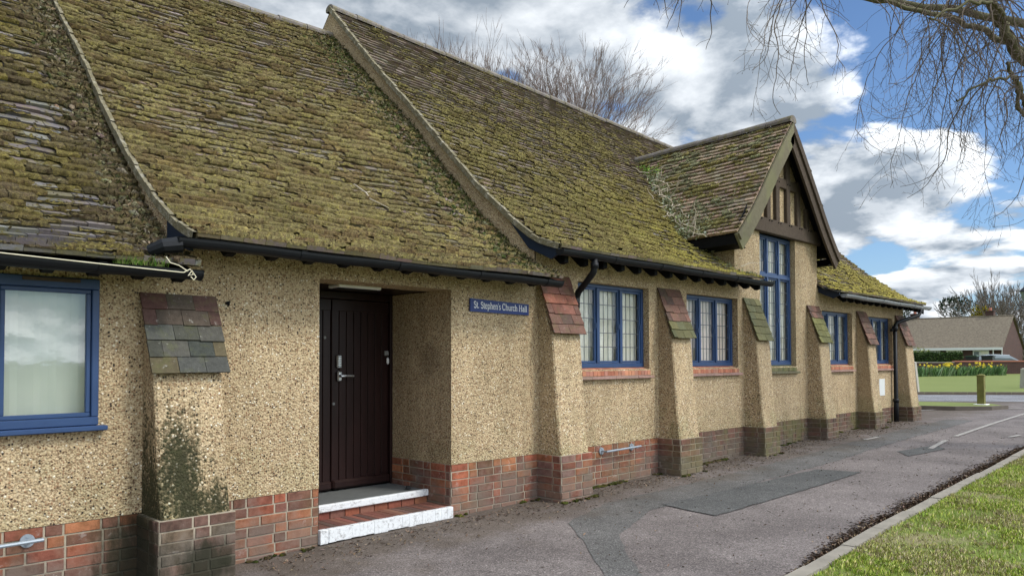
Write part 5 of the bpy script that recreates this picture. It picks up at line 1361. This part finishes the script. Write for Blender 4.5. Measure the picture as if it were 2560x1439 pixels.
LIMBS = [([(14.36, .98, 5.05), (13.2, 1.74, 5.60), (12.55, 2.15, 5.62), (12.2, 2.32, 5.82), (11.9, 2.44, 6.14), (11.325, 2.58, 6.64), (10.59, 2.9, 6.74), (9.91, 3.3, 6.69), (9.19, 3.75, 6.55), (8.58, 4.23, 6.45), (8.15, 4.52, 6.38), (7.81, 4.87, 6.34), (7.48, 5.2, 6.29)], .088, .022),
         ([(14.36, .98, 4.4), (13.3, 1.78, 4.70), (12.60, 2.10, 4.86), (12.2, 2.25, 5.15), (12.05, 2.31, 5.38), (11.95, 2.38, 5.6)], .06, .022),
         ([(12.5, 2.15, 4.9), (12.2, 2.3, 5.0), (12.0, 2.28, 5.32), (11.7, 2.3, 5.30), (11.3, 2.5, 5.20), (11.0, 2.75, 4.95)], .03, .012),
         ([(14.4, .95, 5.6), (14.0, 2.2, 6.6), (13.6, 3.4, 7.2), (13.0, 4.6, 7.6), (12.2, 5.6, 7.8)], .08, .03),
         ([(12.9, 1.9, 5.62), (12.5, 2.6, 6.2), (12.0, 3.3, 6.6), (11.2, 4.1, 6.9), (10.4, 4.9, 7.0)], .05, .02),
         ([(11.9, 2.44, 6.14), (11.2, 2.3, 6.1), (10.6, 2.5, 6.0), (10.1, 2.8, 5.75)], .035, .012),
         ([(14.5, .9, 6.0), (15.8, .2, 7.5), (17, -.5, 9)], .12, .05), ([(14.4, .8, 6.5), (13, -.4, 8), (11.5, -1.5, 9)], .1, .04)]
LP = []
for pts, ra, rb in LIMBS:
    P = smooth_path(pts, 6, .018); n = len(P); br.tube(P, [lerp(ra, rb, k/(n-1)) for k in range(n)], 9, cap=False); LP.append(P)
def droop(p, d, L, r, depth):
    n = max(3, int(L/.075)); q = Vector(p); d = Vector(d).normalized(); pts = [q.copy()]; st_ = L/n; ds = []
    for i in range(n):
        tt = i/n; g_ = -.16 if tt < .7 else .10
        d = (d+Vector((random.gauss(0, .16), random.gauss(0, .16), g_+random.gauss(0, .13)))).normalized(); q = q+d*st_; pts.append(q.copy()); ds.append(d.copy())
    rs = [lerp(r, max(.0022, r*.30), k/n) for k in range(n+1)]
    tw.tube(pts, rs, 3 if r < .008 else 5, cap=False)
    if depth > 0:
        for i in range(1, n):
            if random.random() < (.50 if depth > 1 else .42):
                a = ds[i].orthogonal().normalized(); th = random.random()*6.28; b = ds[i].cross(a)
                nd = (ds[i]*.5+(a*math.cos(th)+b*math.sin(th))*.9)
                droop(pts[i], nd, L*random.uniform(.16, .36)*(1.1-.5*i/n), rs[i]*.6, depth-1)
    else:
        e = pts[-1]; tw.tube([e, e+ds[-1]*.012], [.0045, .002], 4)
def hang(li, t0, t1, cnt, L0, L1, dirx=0, r=.010, depth=2):
    P = LP[li]
    for _ in range(cnt):
        k = int(lerp(t0, t1, random.random())*(len(P)-1)); a = random.random()*6.28
        droop(P[k], (math.cos(a)*.7+dirx, math.sin(a)*.7, random.uniform(-.5, .1)), random.uniform(L0, L1), r*random.uniform(.7, 1.2), depth)
hang(0, .65, .71, 9, 1.6, 2.4); hang(0, .54, .63, 5, .8, 1.3); hang(0, .82, .93, 5, .8, 1.25); hang(0, .95, 1.0, 5, .5, .85); hang(0, .42, .53, 9, 1.1, 2.1)
hang(0, .26, .42, 9, 1.4, 2.6, 0); hang(0, .30, .50, 14, 2.0, 3.5, -.25); hang(1, .5, 1.0, 4, 1.0, 2.0, -.3); hang(2, .5, 1.0, 7, .8, 2.0, -.2); hang(4, .2, .85, 6, 1.0, 2.2); hang(5, .3, 1.0, 8, .9, 2.0)
hang(1, .1, .4, 3, 1.4, 2.2, 0)
br.build('branches', M['barkgreen'], T, True); tw.build('twigs', plain('brown twig', (.15, .115, .09), .9, 0, .35, 14), T)

# ------------------------------------------------------------------ street furniture beyond the hall
def post(name, x, y, zb, w, h, mt, lab, cat, lean=(0, 0), base=True):
    o = empty(name, (x, y, zb), label=lab, cat=cat); mb = MB(); lx, ly = lean; a = w/2; a2 = a*.94
    lv_ = [(a, -.1), (a, .1), (a*.98, h-.07), (a2+.01, h-.055), (a2+.01, h-.03), (a*.35, h)]
    for k, (r, z) in enumerate(lv_):
        for sx, sy in ((-1, -1), (1, -1), (1, 1), (-1, 1)): mb.v.append((x+sx*r+lx*z, y+sy*r+ly*z, zb+z))
    for k in range(len(lv_)-1):
        for q in range(4): mb.f.append((k*4+q, k*4+(q+1) % 4, k*4+4+(q+1) % 4, k*4+4+q)); mb.c.append((1, 1, 1)); mb.m.append(0)
    e = (len(lv_)-1)*4; mb.f.append((e, e+1, e+2, e+3)); mb.c.append((1, 1, 1)); mb.m.append(0)
    mb.build('shaft', M[mt], o)
    if base: mb = MB(); mb.box(x-w*.95, x+w*.95, y-w*.95, y+w*.95, zb-.03, zb+.012, bev=.01); mb.build('footing', M['white'], o)
    return o
post('bollard', 22.35, 5.15, g(21)+.10, .16, .78, 'postwood', 'square timber bollard, green with algae, standing at the tip of the grass island', 'bollard')
post('stone_post', 28.9, 8.65, g(29), .20, 1.15, 'stone', 'pale leaning stone post just right of the corner buttress across the road', 'post', (-.09, .06), False)
post('stone_post', 34.9, 6.62, g(35), .20, .80, 'stone', 'pale stone post at the far right edge of the lawn', 'post', (.05, -.05), False)
Lm = empty('street_lamp', (36.6, 6.75, g(36.6)), label='black lantern street lamp cut by the right edge of the photo', cat='street lamp')
mb = MB(); x, y = 36.6, 6.78; z = g(x); mb.tube([(x, y, z), (x, y, z+.6), (x, y, z+.62), (x, y, 3.92)], [.07, .07, .04, .035], 10); mb.tube([(x-.25, y+.25, 3.78), (x+.25, y-.25, 3.78)], .018, 6); mb.build('column', M['black'], Lm)
mb = MB(); mb.tube([(x, y, 3.92), (x, y, 3.98), (x, y, 4.32)], [.06, .11, .20], 6); mb.build('lantern', M['fglass'], Lm)
mb = MB(); mb.tube([(x, y, 4.32), (x, y, 4.35), (x, y, 4.5), (x, y, 4.56), (x, y, 4.68)], [.25, .25, .09, .05, .01], 6); mb.build('lantern_roof', M['black'], Lm)
# garden wall
def onl(a, b, t): return (lerp(a[0], b[0], t), lerp(a[1], b[1], t))
WA, WM, WB = (44.6, 15.6), (47.4, 12.25), (50.6, 8.6); WC = (54.5, 4.2)
def wallseg(a, b, z0, z1, th, nm, lab, mtw, mtc, cr=.055):
    o = empty(nm, (a[0], a[1], z0), label=lab, cat='wall'); d = Vector((b[0]-a[0], b[1]-a[1])).normalized(); p = Vector((d.y, -d.x))*th/2
    def blk(mb, e, zl, zh):
        q = Vector((p.x, p.y)).normalized()*e
        c = [(a[0]-q.x, a[1]-q.y), (b[0]-q.x, b[1]-q.y), (b[0]+q.x, b[1]+q.y), (a[0]+q.x, a[1]+q.y)]
        mb.mesh([(*k, zl) for k in c]+[(*k, zh) for k in c], [(0, 1, 2, 3), (4, 5, 6, 7), (0, 1, 5, 4), (1, 2, 6, 5), (2, 3, 7, 6), (3, 0, 4, 7)])
    mb = MB(); blk(mb, th/2, z0-.3, z1); mb.build('brickwork', M[mtw], o); mb = MB(); blk(mb, th/2+.03, z1, z1+cr); mb.build('coping', M[mtc], o)
wallseg((40.5, 20.5), WM, .6, 1.40, .22, 'garden_wall', 'low dark brick garden wall with grey coping behind the daffodils', 'fbrick', 'copingg')
wallseg(WM, WC, .6, 1.45, .22, 'garden_wall', 'low brick garden wall with orange tile coping, in front of the bungalow door', 'fbrick', 'coping', .07)
# daffodils
def daffs(x, y, n, nf, lab, wd=.35):
    z = g(x)+.02; o = empty('daffodil_clump', (x, y, z), label=lab, cat='daffodils', group='daffodil clumps along the garden wall'); lv = MB(); fl = MB()
    for _ in range(n):
        a = random.random()*6.28; r = random.random()**.6*wd; q = (x+math.cos(a)*r, y+math.sin(a)*r, z); h = random.uniform(.36, .62); L = (random.gauss(0, .14), random.gauss(0, .14)); s = .014
        b = random.random()*3.14; ex, ey = math.cos(b)*s, math.sin(b)*s
        lv.face([(q[0]-ex, q[1]-ey, z), (q[0]+ex, q[1]+ey, z), (q[0]+ex*.8+L[0]*.5, q[1]+ey*.8+L[1]*.5, z+h*.7), (q[0]+L[0], q[1]+L[1], z+h)], jit(random.choice([(.12, .22, .08), (.16, .28, .09), (.26, .36, .20), (.09, .17, .07)]), .2))
    for _ in range(nf):
        a = random.random()*6.28; r = random.random()**.6*wd; q = Vector((x+math.cos(a)*r, y+math.sin(a)*r, z+random.uniform(.42, .70))); 
        lv.face([(q.x-.008, q.y, z), (q.x+.008, q.y, z), (q.x, q.y, q.z)], (.10, .20, .05))
        d = Vector((-cF0.x+random.gauss(0, .7), -cF0.y+random.gauss(0, .7), .1)).normalized(); u = d.orthogonal().normalized(); v = d.cross(u); rr = random.uniform(.055, .08)
        for k in range(6):
            t0 = k*math.pi/3; fl.face([q, q+(u*math.cos(t0-.3)+v*math.sin(t0-.3))*rr*.7, q+(u*math.cos(t0)+v*math.sin(t0))*rr, q+(u*math.cos(t0+.3)+v*math.sin(t0+.3))*rr*.7])
        fl.tube([q, q+d*.05], [.014, .026], 6, cap=False)
    lv.build('leaves', M['weed'], o); fl.build('flowers', M['daff'], o)
DL0, DL1 = (41.2, 15.8), (47.6, 9.6)
DF = [(.14, 'leftmost dense clump of deep yellow daffodils', 26), (.20, 'second daffodil clump from the left, touching the densest one', 10), (.29, 'daffodil clump with few flowers just right of the dense left pair', 9), (.37, 'daffodil clump below the grey coping, right of the few flowered one', 10), (.45, 'mostly leafy daffodil clump with a single bloom', 2), (.53, 'daffodil clump below the dark bins, left one', 8), (.60, 'daffodil clump below the dark bins, right one', 15), (.665, 'tall daffodil clump just right of the bins', 12), (.735, 'sparse leafy daffodil clump in the gap before the last group', 3), (.80, 'daffodil clump below the bungalow door', 9), (.86, 'tallest flowered daffodil clump towards the right end', 10), (.93, 'last leafy daffodil clump at the right end of the row', 2)]
for t_, lb, nf in DF:
    p = onl(DL0, DL1, t_); daffs(p[0], p[1], 120, nf, lb, .36)
# bungalow
Bv = empty('bungalow', (66, 21, g(66)), label='brick bungalow with a long brown tiled roof and white fascia beyond the garden wall', cat='house')
e0, e1 = Vector((71.1, 26.5)), Vector((71.15, 14.85))     # front wall line, left to right
fd = (e1-e0).normalized(); bk = Vector((-fd.y, fd.x));
if bk.dot(Vector((1, .2))) < 0: bk = -bk
DEP = 7.4; zg = g(66)
def B3(s, t_, z): q = e0+fd*s+bk*t_; return (q.x, q.y, z)
Lf = (e1-e0).length; ze, zr = 2.55, 5.25
mb = MB(); mb.mesh([B3(0, 0, zg-.3), B3(Lf, 0, zg-.3), B3(Lf, DEP, zg-.3), B3(0, DEP, zg-.3), B3(0, 0, ze), B3(Lf, 0, ze), B3(Lf, DEP, ze), B3(0, DEP, ze), B3(0, DEP/2, zr-.08), B3(Lf, DEP/2, zr-.08)], [(0, 1, 5, 4), (1, 2, 6, 9, 5), (2, 3, 7, 6), (3, 0, 4, 8, 7)]); mb.build('brick_wall', M['fbrick'], Bv)
rf = MB(); n = 30
for i in range(n):
    s0, s1 = lerp(-.3, Lf+.12, i/n), lerp(-.3, Lf+.12, (i+1)/n); w1 = .03*math.sin(i*.7)
    for (ta, tb_, za, zb) in ((-.45, DEP/2, ze-.05, zr), (DEP+.45, DEP/2, ze-.05, zr)):
        rf.face([B3(s0, ta, za), B3(s1, ta, za), B3(s1, tb_, zb), B3(s0, tb_, zb)])
        rf.face([B3(s0, ta, za-.1), B3(s1, ta, za-.1), B3(s1, tb_, zb-.1), B3(s0, tb_, zb-.1)])
rfo = rf.build('roof', M['froof'], Bv)
mb = MB(); mb.tube([B3(-.3, DEP/2, zr), B3(Lf+.12, DEP/2, zr)], .07, 8); mb.build('ridge_tiles', M['froof'], rfo)
mb = MB()
def slab(mb, s0, s1, t0, t1, z0, z1):
    mb.mesh([B3(s0, t0, z0), B3(s1, t0, z0), B3(s1, t1, z0), B3(s0, t1, z0), B3(s0, t0, z1), B3(s1, t0, z1), B3(s1, t1, z1), B3(s0, t1, z1)], [(0, 1, 2, 3), (4, 5, 6, 7), (0, 1, 5, 4), (1, 2, 6, 5), (2, 3, 7, 6), (3, 0, 4, 7)])
slab(mb, -.3, Lf+.1, -.48, -.44, 2.34, 2.54); mb.build('fascia', M['white'], Bv)
for s in (Lf-7.9, Lf-1.95):
    mb = MB(); slab(mb, s, s+.6, DEP/2-.05, DEP/2+.6, 4.9, 5.72); slab(mb, s-.05, s+.65, DEP/2-.10, DEP/2+.65, 5.66, 5.74)
    c_ = mb.build('chimney', M['fbrick'], Bv); mb = MB(); q = B3(s+.3, DEP/2+.3, 5.72); mb.tube([q, (q[0], q[1], q[2]+.28)], [.14, .11], 10); mb.build('chimney_pot', M['coping'], c_)
def bwin(s0, s1, z0, z1, lab=None, door=False):
    o = MB(); slab(o, s0, s1, -.04, .0, z0, z1); gl = MB(); m_ = (s0+s1)/2
    if door: slab(gl, s0+.08, s1-.08, -.05, -.045, z0+.5, z1-.35); slab(gl, s0+.08, s1-.08, -.05, -.045, z1-.28, z1-.08)
    else: slab(gl, s0+.07, s1-.07, -.05, -.045, z0+.07, z1-.07)
    w_ = o.build('door' if door else 'window', M['white'], Bv); gl.build('pane', M['fglass'] if not door else M['curtain'], w_)
bwin(Lf-7.3, Lf-4.5, 1.5, 2.3); bwin(Lf-2.08, Lf-1.57, .96, 2.3); bwin(Lf-1.56, Lf-.93, .96, 2.3, door=True)
mb = MB(); slab(mb, Lf-.62, Lf-.55, -.3, -.24, zg, 2.34); mb.build('white_post', M['white'], Bv); mb = MB(); slab(mb, Lf-.06, Lf, -.06, -.0, zg, 2.34); mb.build('white_post', M['white'], Bv)
mb = MB(); slab(mb, Lf-4.05, Lf-2.85, -.05, -.0, 2.16, 2.34); mb.build('white_panel', M['white'], Bv)
mb = MB(); slab(mb, Lf-4.45, Lf-2.85, -.02, .02, zg, 2.14); mb.build('porch_opening_shade', M['dark'], Bv)  # flat dark slab on the wall, painted shade in place of an opening
# neighbouring garage at the extreme right
gx, gy = 79.5, 14.9; mb = MB(); mb.prism([(gx, 2.4), (gx+5, 2.4), (gx+5, .9), (gx, .9)], gy-5, gy, 'y'); Gr = empty('garage', (gx, gy-2, .95), label='small brick garage partly visible at the right edge beyond the bungalow', cat='garage'); mb.build('brick_wall', M['fbrick'], Gr)
mb = MB(); mb.prism([(gx-.3, 2.4), (gx+5.3, 2.4), (gx+2.5, 3.2)], gy-5.2, gy+.2, 'y'); mb.build('roof', M['froof'], Gr); mb = MB(); mb.box(gx-.06, gx-.005, gy-4, gy-1.4, .95, 2.1, bev=.01); mb.build('garage_door', plain('blue garage door', (.04, .09, .22), .5), Gr)
# hedge with the white board
Hd = empty('hedge', (54, 16, g(54)), label='clipped dark green hedge behind the grey coped wall, carrying a white board', cat='hedge')
mb = MB(); it = []; ha, hb = Vector((52.2, 20.2)), Vector((56.2, 14.1)); hd_ = (hb-ha).normalized(); hp = Vector((-hd_.y, hd_.x)); 
for _ in range(5200):
    t_ = random.random(); off = random.uniform(-.45, .45); zz = random.uniform(.8, 1.98); f_ = random.random()
    if f_ < .45: off = -.45 if hp.dot(cF0.xy) > 0 else .45
    elif f_ < .8: zz = 1.98
    off += random.gauss(0, .03); q = ha.lerp(hb, t_)+hp*off; leaf_tri(mb, (q.x, q.y, zz+random.gauss(0, .03)), (random.gauss(-.6, .6), random.gauss(-.3, .6), random.gauss(.2, .5)), random.uniform(.08, .16), random.uniform(.05, .09), jit(random.choice([(.035, .065, .02), (.055, .10, .03), (.08, .13, .035)]), .3))
c = [ha-hp*.38, hb-hp*.38, hb+hp*.38, ha+hp*.38]; mb.mesh([(*q, .6) for q in c]+[(*q, 1.92) for q in c], [(0, 1, 2, 3), (4, 5, 6, 7), (0, 1, 5, 4), (1, 2, 6, 5), (2, 3, 7, 6), (3, 0, 4, 7)], (.03, .045, .015)); mb.build('foliage', M['leafdark'], Hd)
mb = MB(); hpp = hp if hp.dot(cF0.xy) < 0 else -hp
a = ha.lerp(hb, .40)+hpp*.56; b = ha.lerp(hb, .585)+hpp*.56
mb.mesh([(a.x, a.y, 1.68), (b.x, b.y, 1.68), (b.x, b.y, 1.86), (a.x, a.y, 1.86), (a.x-hpp.x*.03, a.y-hpp.y*.03, 1.68), (b.x-hpp.x*.03, b.y-hpp.y*.03, 1.68), (b.x-hpp.x*.03, b.y-hpp.y*.03, 1.86), (a.x-hpp.x*.03, a.y-hpp.y*.03, 1.86)], [(0, 1, 2, 3), (4, 5, 6, 7), (0, 1, 5, 4), (3, 2, 6, 7), (0, 3, 7, 4), (1, 2, 6, 5)])
for q in (a, b): mb.box(q.x-.04, q.x+.04, q.y-.04, q.y+.04, .7, 1.7)
tag(mb.build('white_board', M['white'], None, loc=(a.x, a.y, .8)), 'long narrow white board in front of the clipped hedge', 'board')
# bins
def bin_(x, y, lab, lid):
    z = .78; o = empty('wheelie_bin', (x, y, z), label=lab, cat='bin', group='wheelie bins behind the garden wall'); mb = MB()
    mb.mesh([(x-.24, y-.26, z), (x+.24, y-.26, z), (x+.24, y+.26, z), (x-.24, y+.26, z), (x-.30, y-.33, z+.98), (x+.30, y-.33, z+.98), (x+.30, y+.33, z+.98), (x-.30, y+.33, z+.98)], [(0, 1, 5, 4), (1, 2, 6, 5), (2, 3, 7, 6), (3, 0, 4, 7), (0, 1, 2, 3), (4, 5, 6, 7)]); mb.build('body', M['binblack'], o)
    mb = MB(); mb.prism([(y-.37, z+.98), (y+.37, z+.98), (y+.33, z+1.05), (y-.25, z+1.09), (y-.37, z+1.03)], x-.33, x+.33); mb.build('lid', M[lid], o)
    for s in (-1, 1): mb = MB(); mb.tube([(x+s*.20, y+.28, z+.1), (x+s*.27, y+.28, z+.1)], .10, 12); mb.build('wheel', M['rubber'], o)
bin_(57.6, 13.75, 'dark wheelie bin with green lid behind the wall, left one of the pair', 'bingreen'); bin_(58.1, 12.95, 'dark wheelie bin with black lid behind the wall, right one of the pair', 'binblack')
# parked car
Cr = empty('parked_car', (60.5, 12.3, g(60)), label='silver car parked behind the orange coped wall, only its roof showing', cat='car')
cd = Vector((.47, -.88)).normalized(); cp = Vector((-cd.y, cd.x)); cc0 = Vector((60.2, 13.5)); zc_ = .47
def C3(s, t_, z): q = cc0+cd*s+cp*t_; return (q.x, q.y, zc_+z)
def carloft(mb, secs):
    base = len(mb.v); n = len(secs[0])
    for S_ in secs: mb.v.extend(S_)
    for i in range(len(secs)-1):
        for k in range(n): mb.f.append((base+i*n+k, base+i*n+(k+1) % n, base+(i+1)*n+(k+1) % n, base+(i+1)*n+k)); mb.c.append((1, 1, 1)); mb.m.append(0)
    for e in (0, len(secs)-1): mb.f.append(tuple(base+e*n+k for k in range(n))); mb.c.append((1, 1, 1)); mb.m.append(0)
def csec(s, zb, zt, w, wt): return [C3(s, -w, zb), C3(s, w, zb), C3(s, w, lerp(zb, zt, .6)), C3(s, wt, zt), C3(s, -wt, zt), C3(s, -w, lerp(zb, zt, .6))]
mb = MB(); carloft(mb, [csec(-2.1, .35, .6, .75, .65), csec(-1.95, .25, .78, .85, .75), csec(-.9, .22, .92, .88, .80), csec(.6, .22, .95, .88, .80), csec(1.7, .22, .95, .87, .78), csec(2.05, .3, .85, .8, .7)]); mb.build('body', M['carpaint'], Cr)
mb = MB(); carloft(mb, [csec(-1.0, .9, .94, .78, .72), csec(-.3, .9, 1.36, .78, .58), csec(.3, .9, 1.42, .78, .60), csec(1.2, .9, 1.38, .78, .58), csec(1.85, .9, .96, .78, .70)]); mb.build('windows', M['fglass'], Cr)
mb = MB(); carloft(mb, [csec(-.32, 1.34, 1.385, .60, .56), csec(.3, 1.39, 1.45, .62, .58), csec(1.2, 1.36, 1.41, .60, .56)]); mb.build('roof_panel', M['carpaint'], Cr)
for s in (-1.3, 1.25):
    for t_ in (-.88, .80): mb = MB(); mb.tube([C3(s, t_, .30), C3(s, t_+.08, .30)], .30, 16); mb.build('wheel', M['rubber'], Cr)
# distant trees
def far_tree(x, y, h, sp, lab, n=9, depth=4, rt=.22, mt='barkfar', minr=.022, fork=.25, upr=.06):
    fan_tree('bare_tree', (x, y), g(x)+h*fork, n, g(x)+h, sp, lab, rt, depth, upr, mt, minr, 'bare trees behind the bungalow')
far_tree(96, 22.0, 8.3, .55, 'slim bare tree rising above the middle of the bungalow roof', 8, 4, .20, minr=.018, fork=.3, upr=.09)
far_tree(92, 19.6, 9.4, .5, 'tall bare tree directly behind the right hand chimney', 10, 4, .24, minr=.018, fork=.3, upr=.10)
far_tree(86, 18.0, 8.4, 1.3, 'broad bare tree behind the right gable of the bungalow', 16, 4, .3, minr=.024, fork=.12, upr=.03)
far_tree(90, 17.0, 9.4, 1.0, 'bare tree half cut by the right edge of the photo', 12, 4, .3, minr=.024, fork=.15, upr=.04)
def leafy(name, x, y, zc, rx, rz, n, cols, lab, cat='tree', ls=.22, trunk=True, group=None):
    o = empty(name, (x, y, g(x)), label=lab, cat=cat, group=group); mb = MB()
    lob = [(random.gauss(0, .45), random.gauss(0, .45), random.uniform(-.6, .8)) for _ in range(9)]
    for _ in range(n):
        l_ = random.choice(lob); v = Vector((random.gauss(0, 1), random.gauss(0, 1), random.gauss(0, 1))).normalized()*random.uniform(.3, .5)
        p = Vector((x+(l_[0]+v.x)*rx, y+(l_[1]+v.y)*rx, zc+(l_[2]+v.z)*rz)); leaf_tri(mb, p, v+Vector((0, 0, .3)), ls*random.uniform(.6, 1.3), ls*.5, jit(random.choice(cols), .3))
    mb.build('crown', M['leafdark'], o)
    if trunk: mb = MB(); mb.tube([(x, y, g(x)-.1), (x, y, zc)], [.16, .08], 8); mb.build('trunk', M['bark'], o)
leafy('evergreen_tree', 88, 21.9, 5.6, 2.2, 2.0, 2600, [(.03, .05, .025), (.045, .07, .03), (.02, .035, .02)], 'dark evergreen tree above the middle of the bungalow ridge')
leafy('yellow_shrub', 84, 19.4, 5.4, 1.0, 1.1, 900, [(.32, .26, .03), (.22, .20, .04)], 'yellow flowering shrub beside the right hand chimney', 'shrub')
leafy('evergreen_tree', 92, 29.3, 6.0, 1.6, 1.3, 1200, [(.03, .045, .025), (.05, .065, .035)], 'small dark evergreen behind the left hand chimney')
leafy('evergreen_tree', 100, 17.0, 4.4, 3.2, 3.2, 2600, [(.03, .05, .025), (.05, .07, .035), (.02, .035, .02)], 'tall dark evergreen mass at the right edge behind the bare trees')
leafy('evergreen_tree', 100, 21.5, 3.4, 3.4, 2.2, 1800, [(.03, .05, .025), (.05, .07, .035)], 'low dark evergreen behind the right gable')
leafy('shrub', 62.5, 18.5, 1.7, .8, .7, 500, [(.25, .26, .07), (.18, .22, .06)], 'pale yellow green shrub behind the left part of the hedge', 'shrub', .12, False)
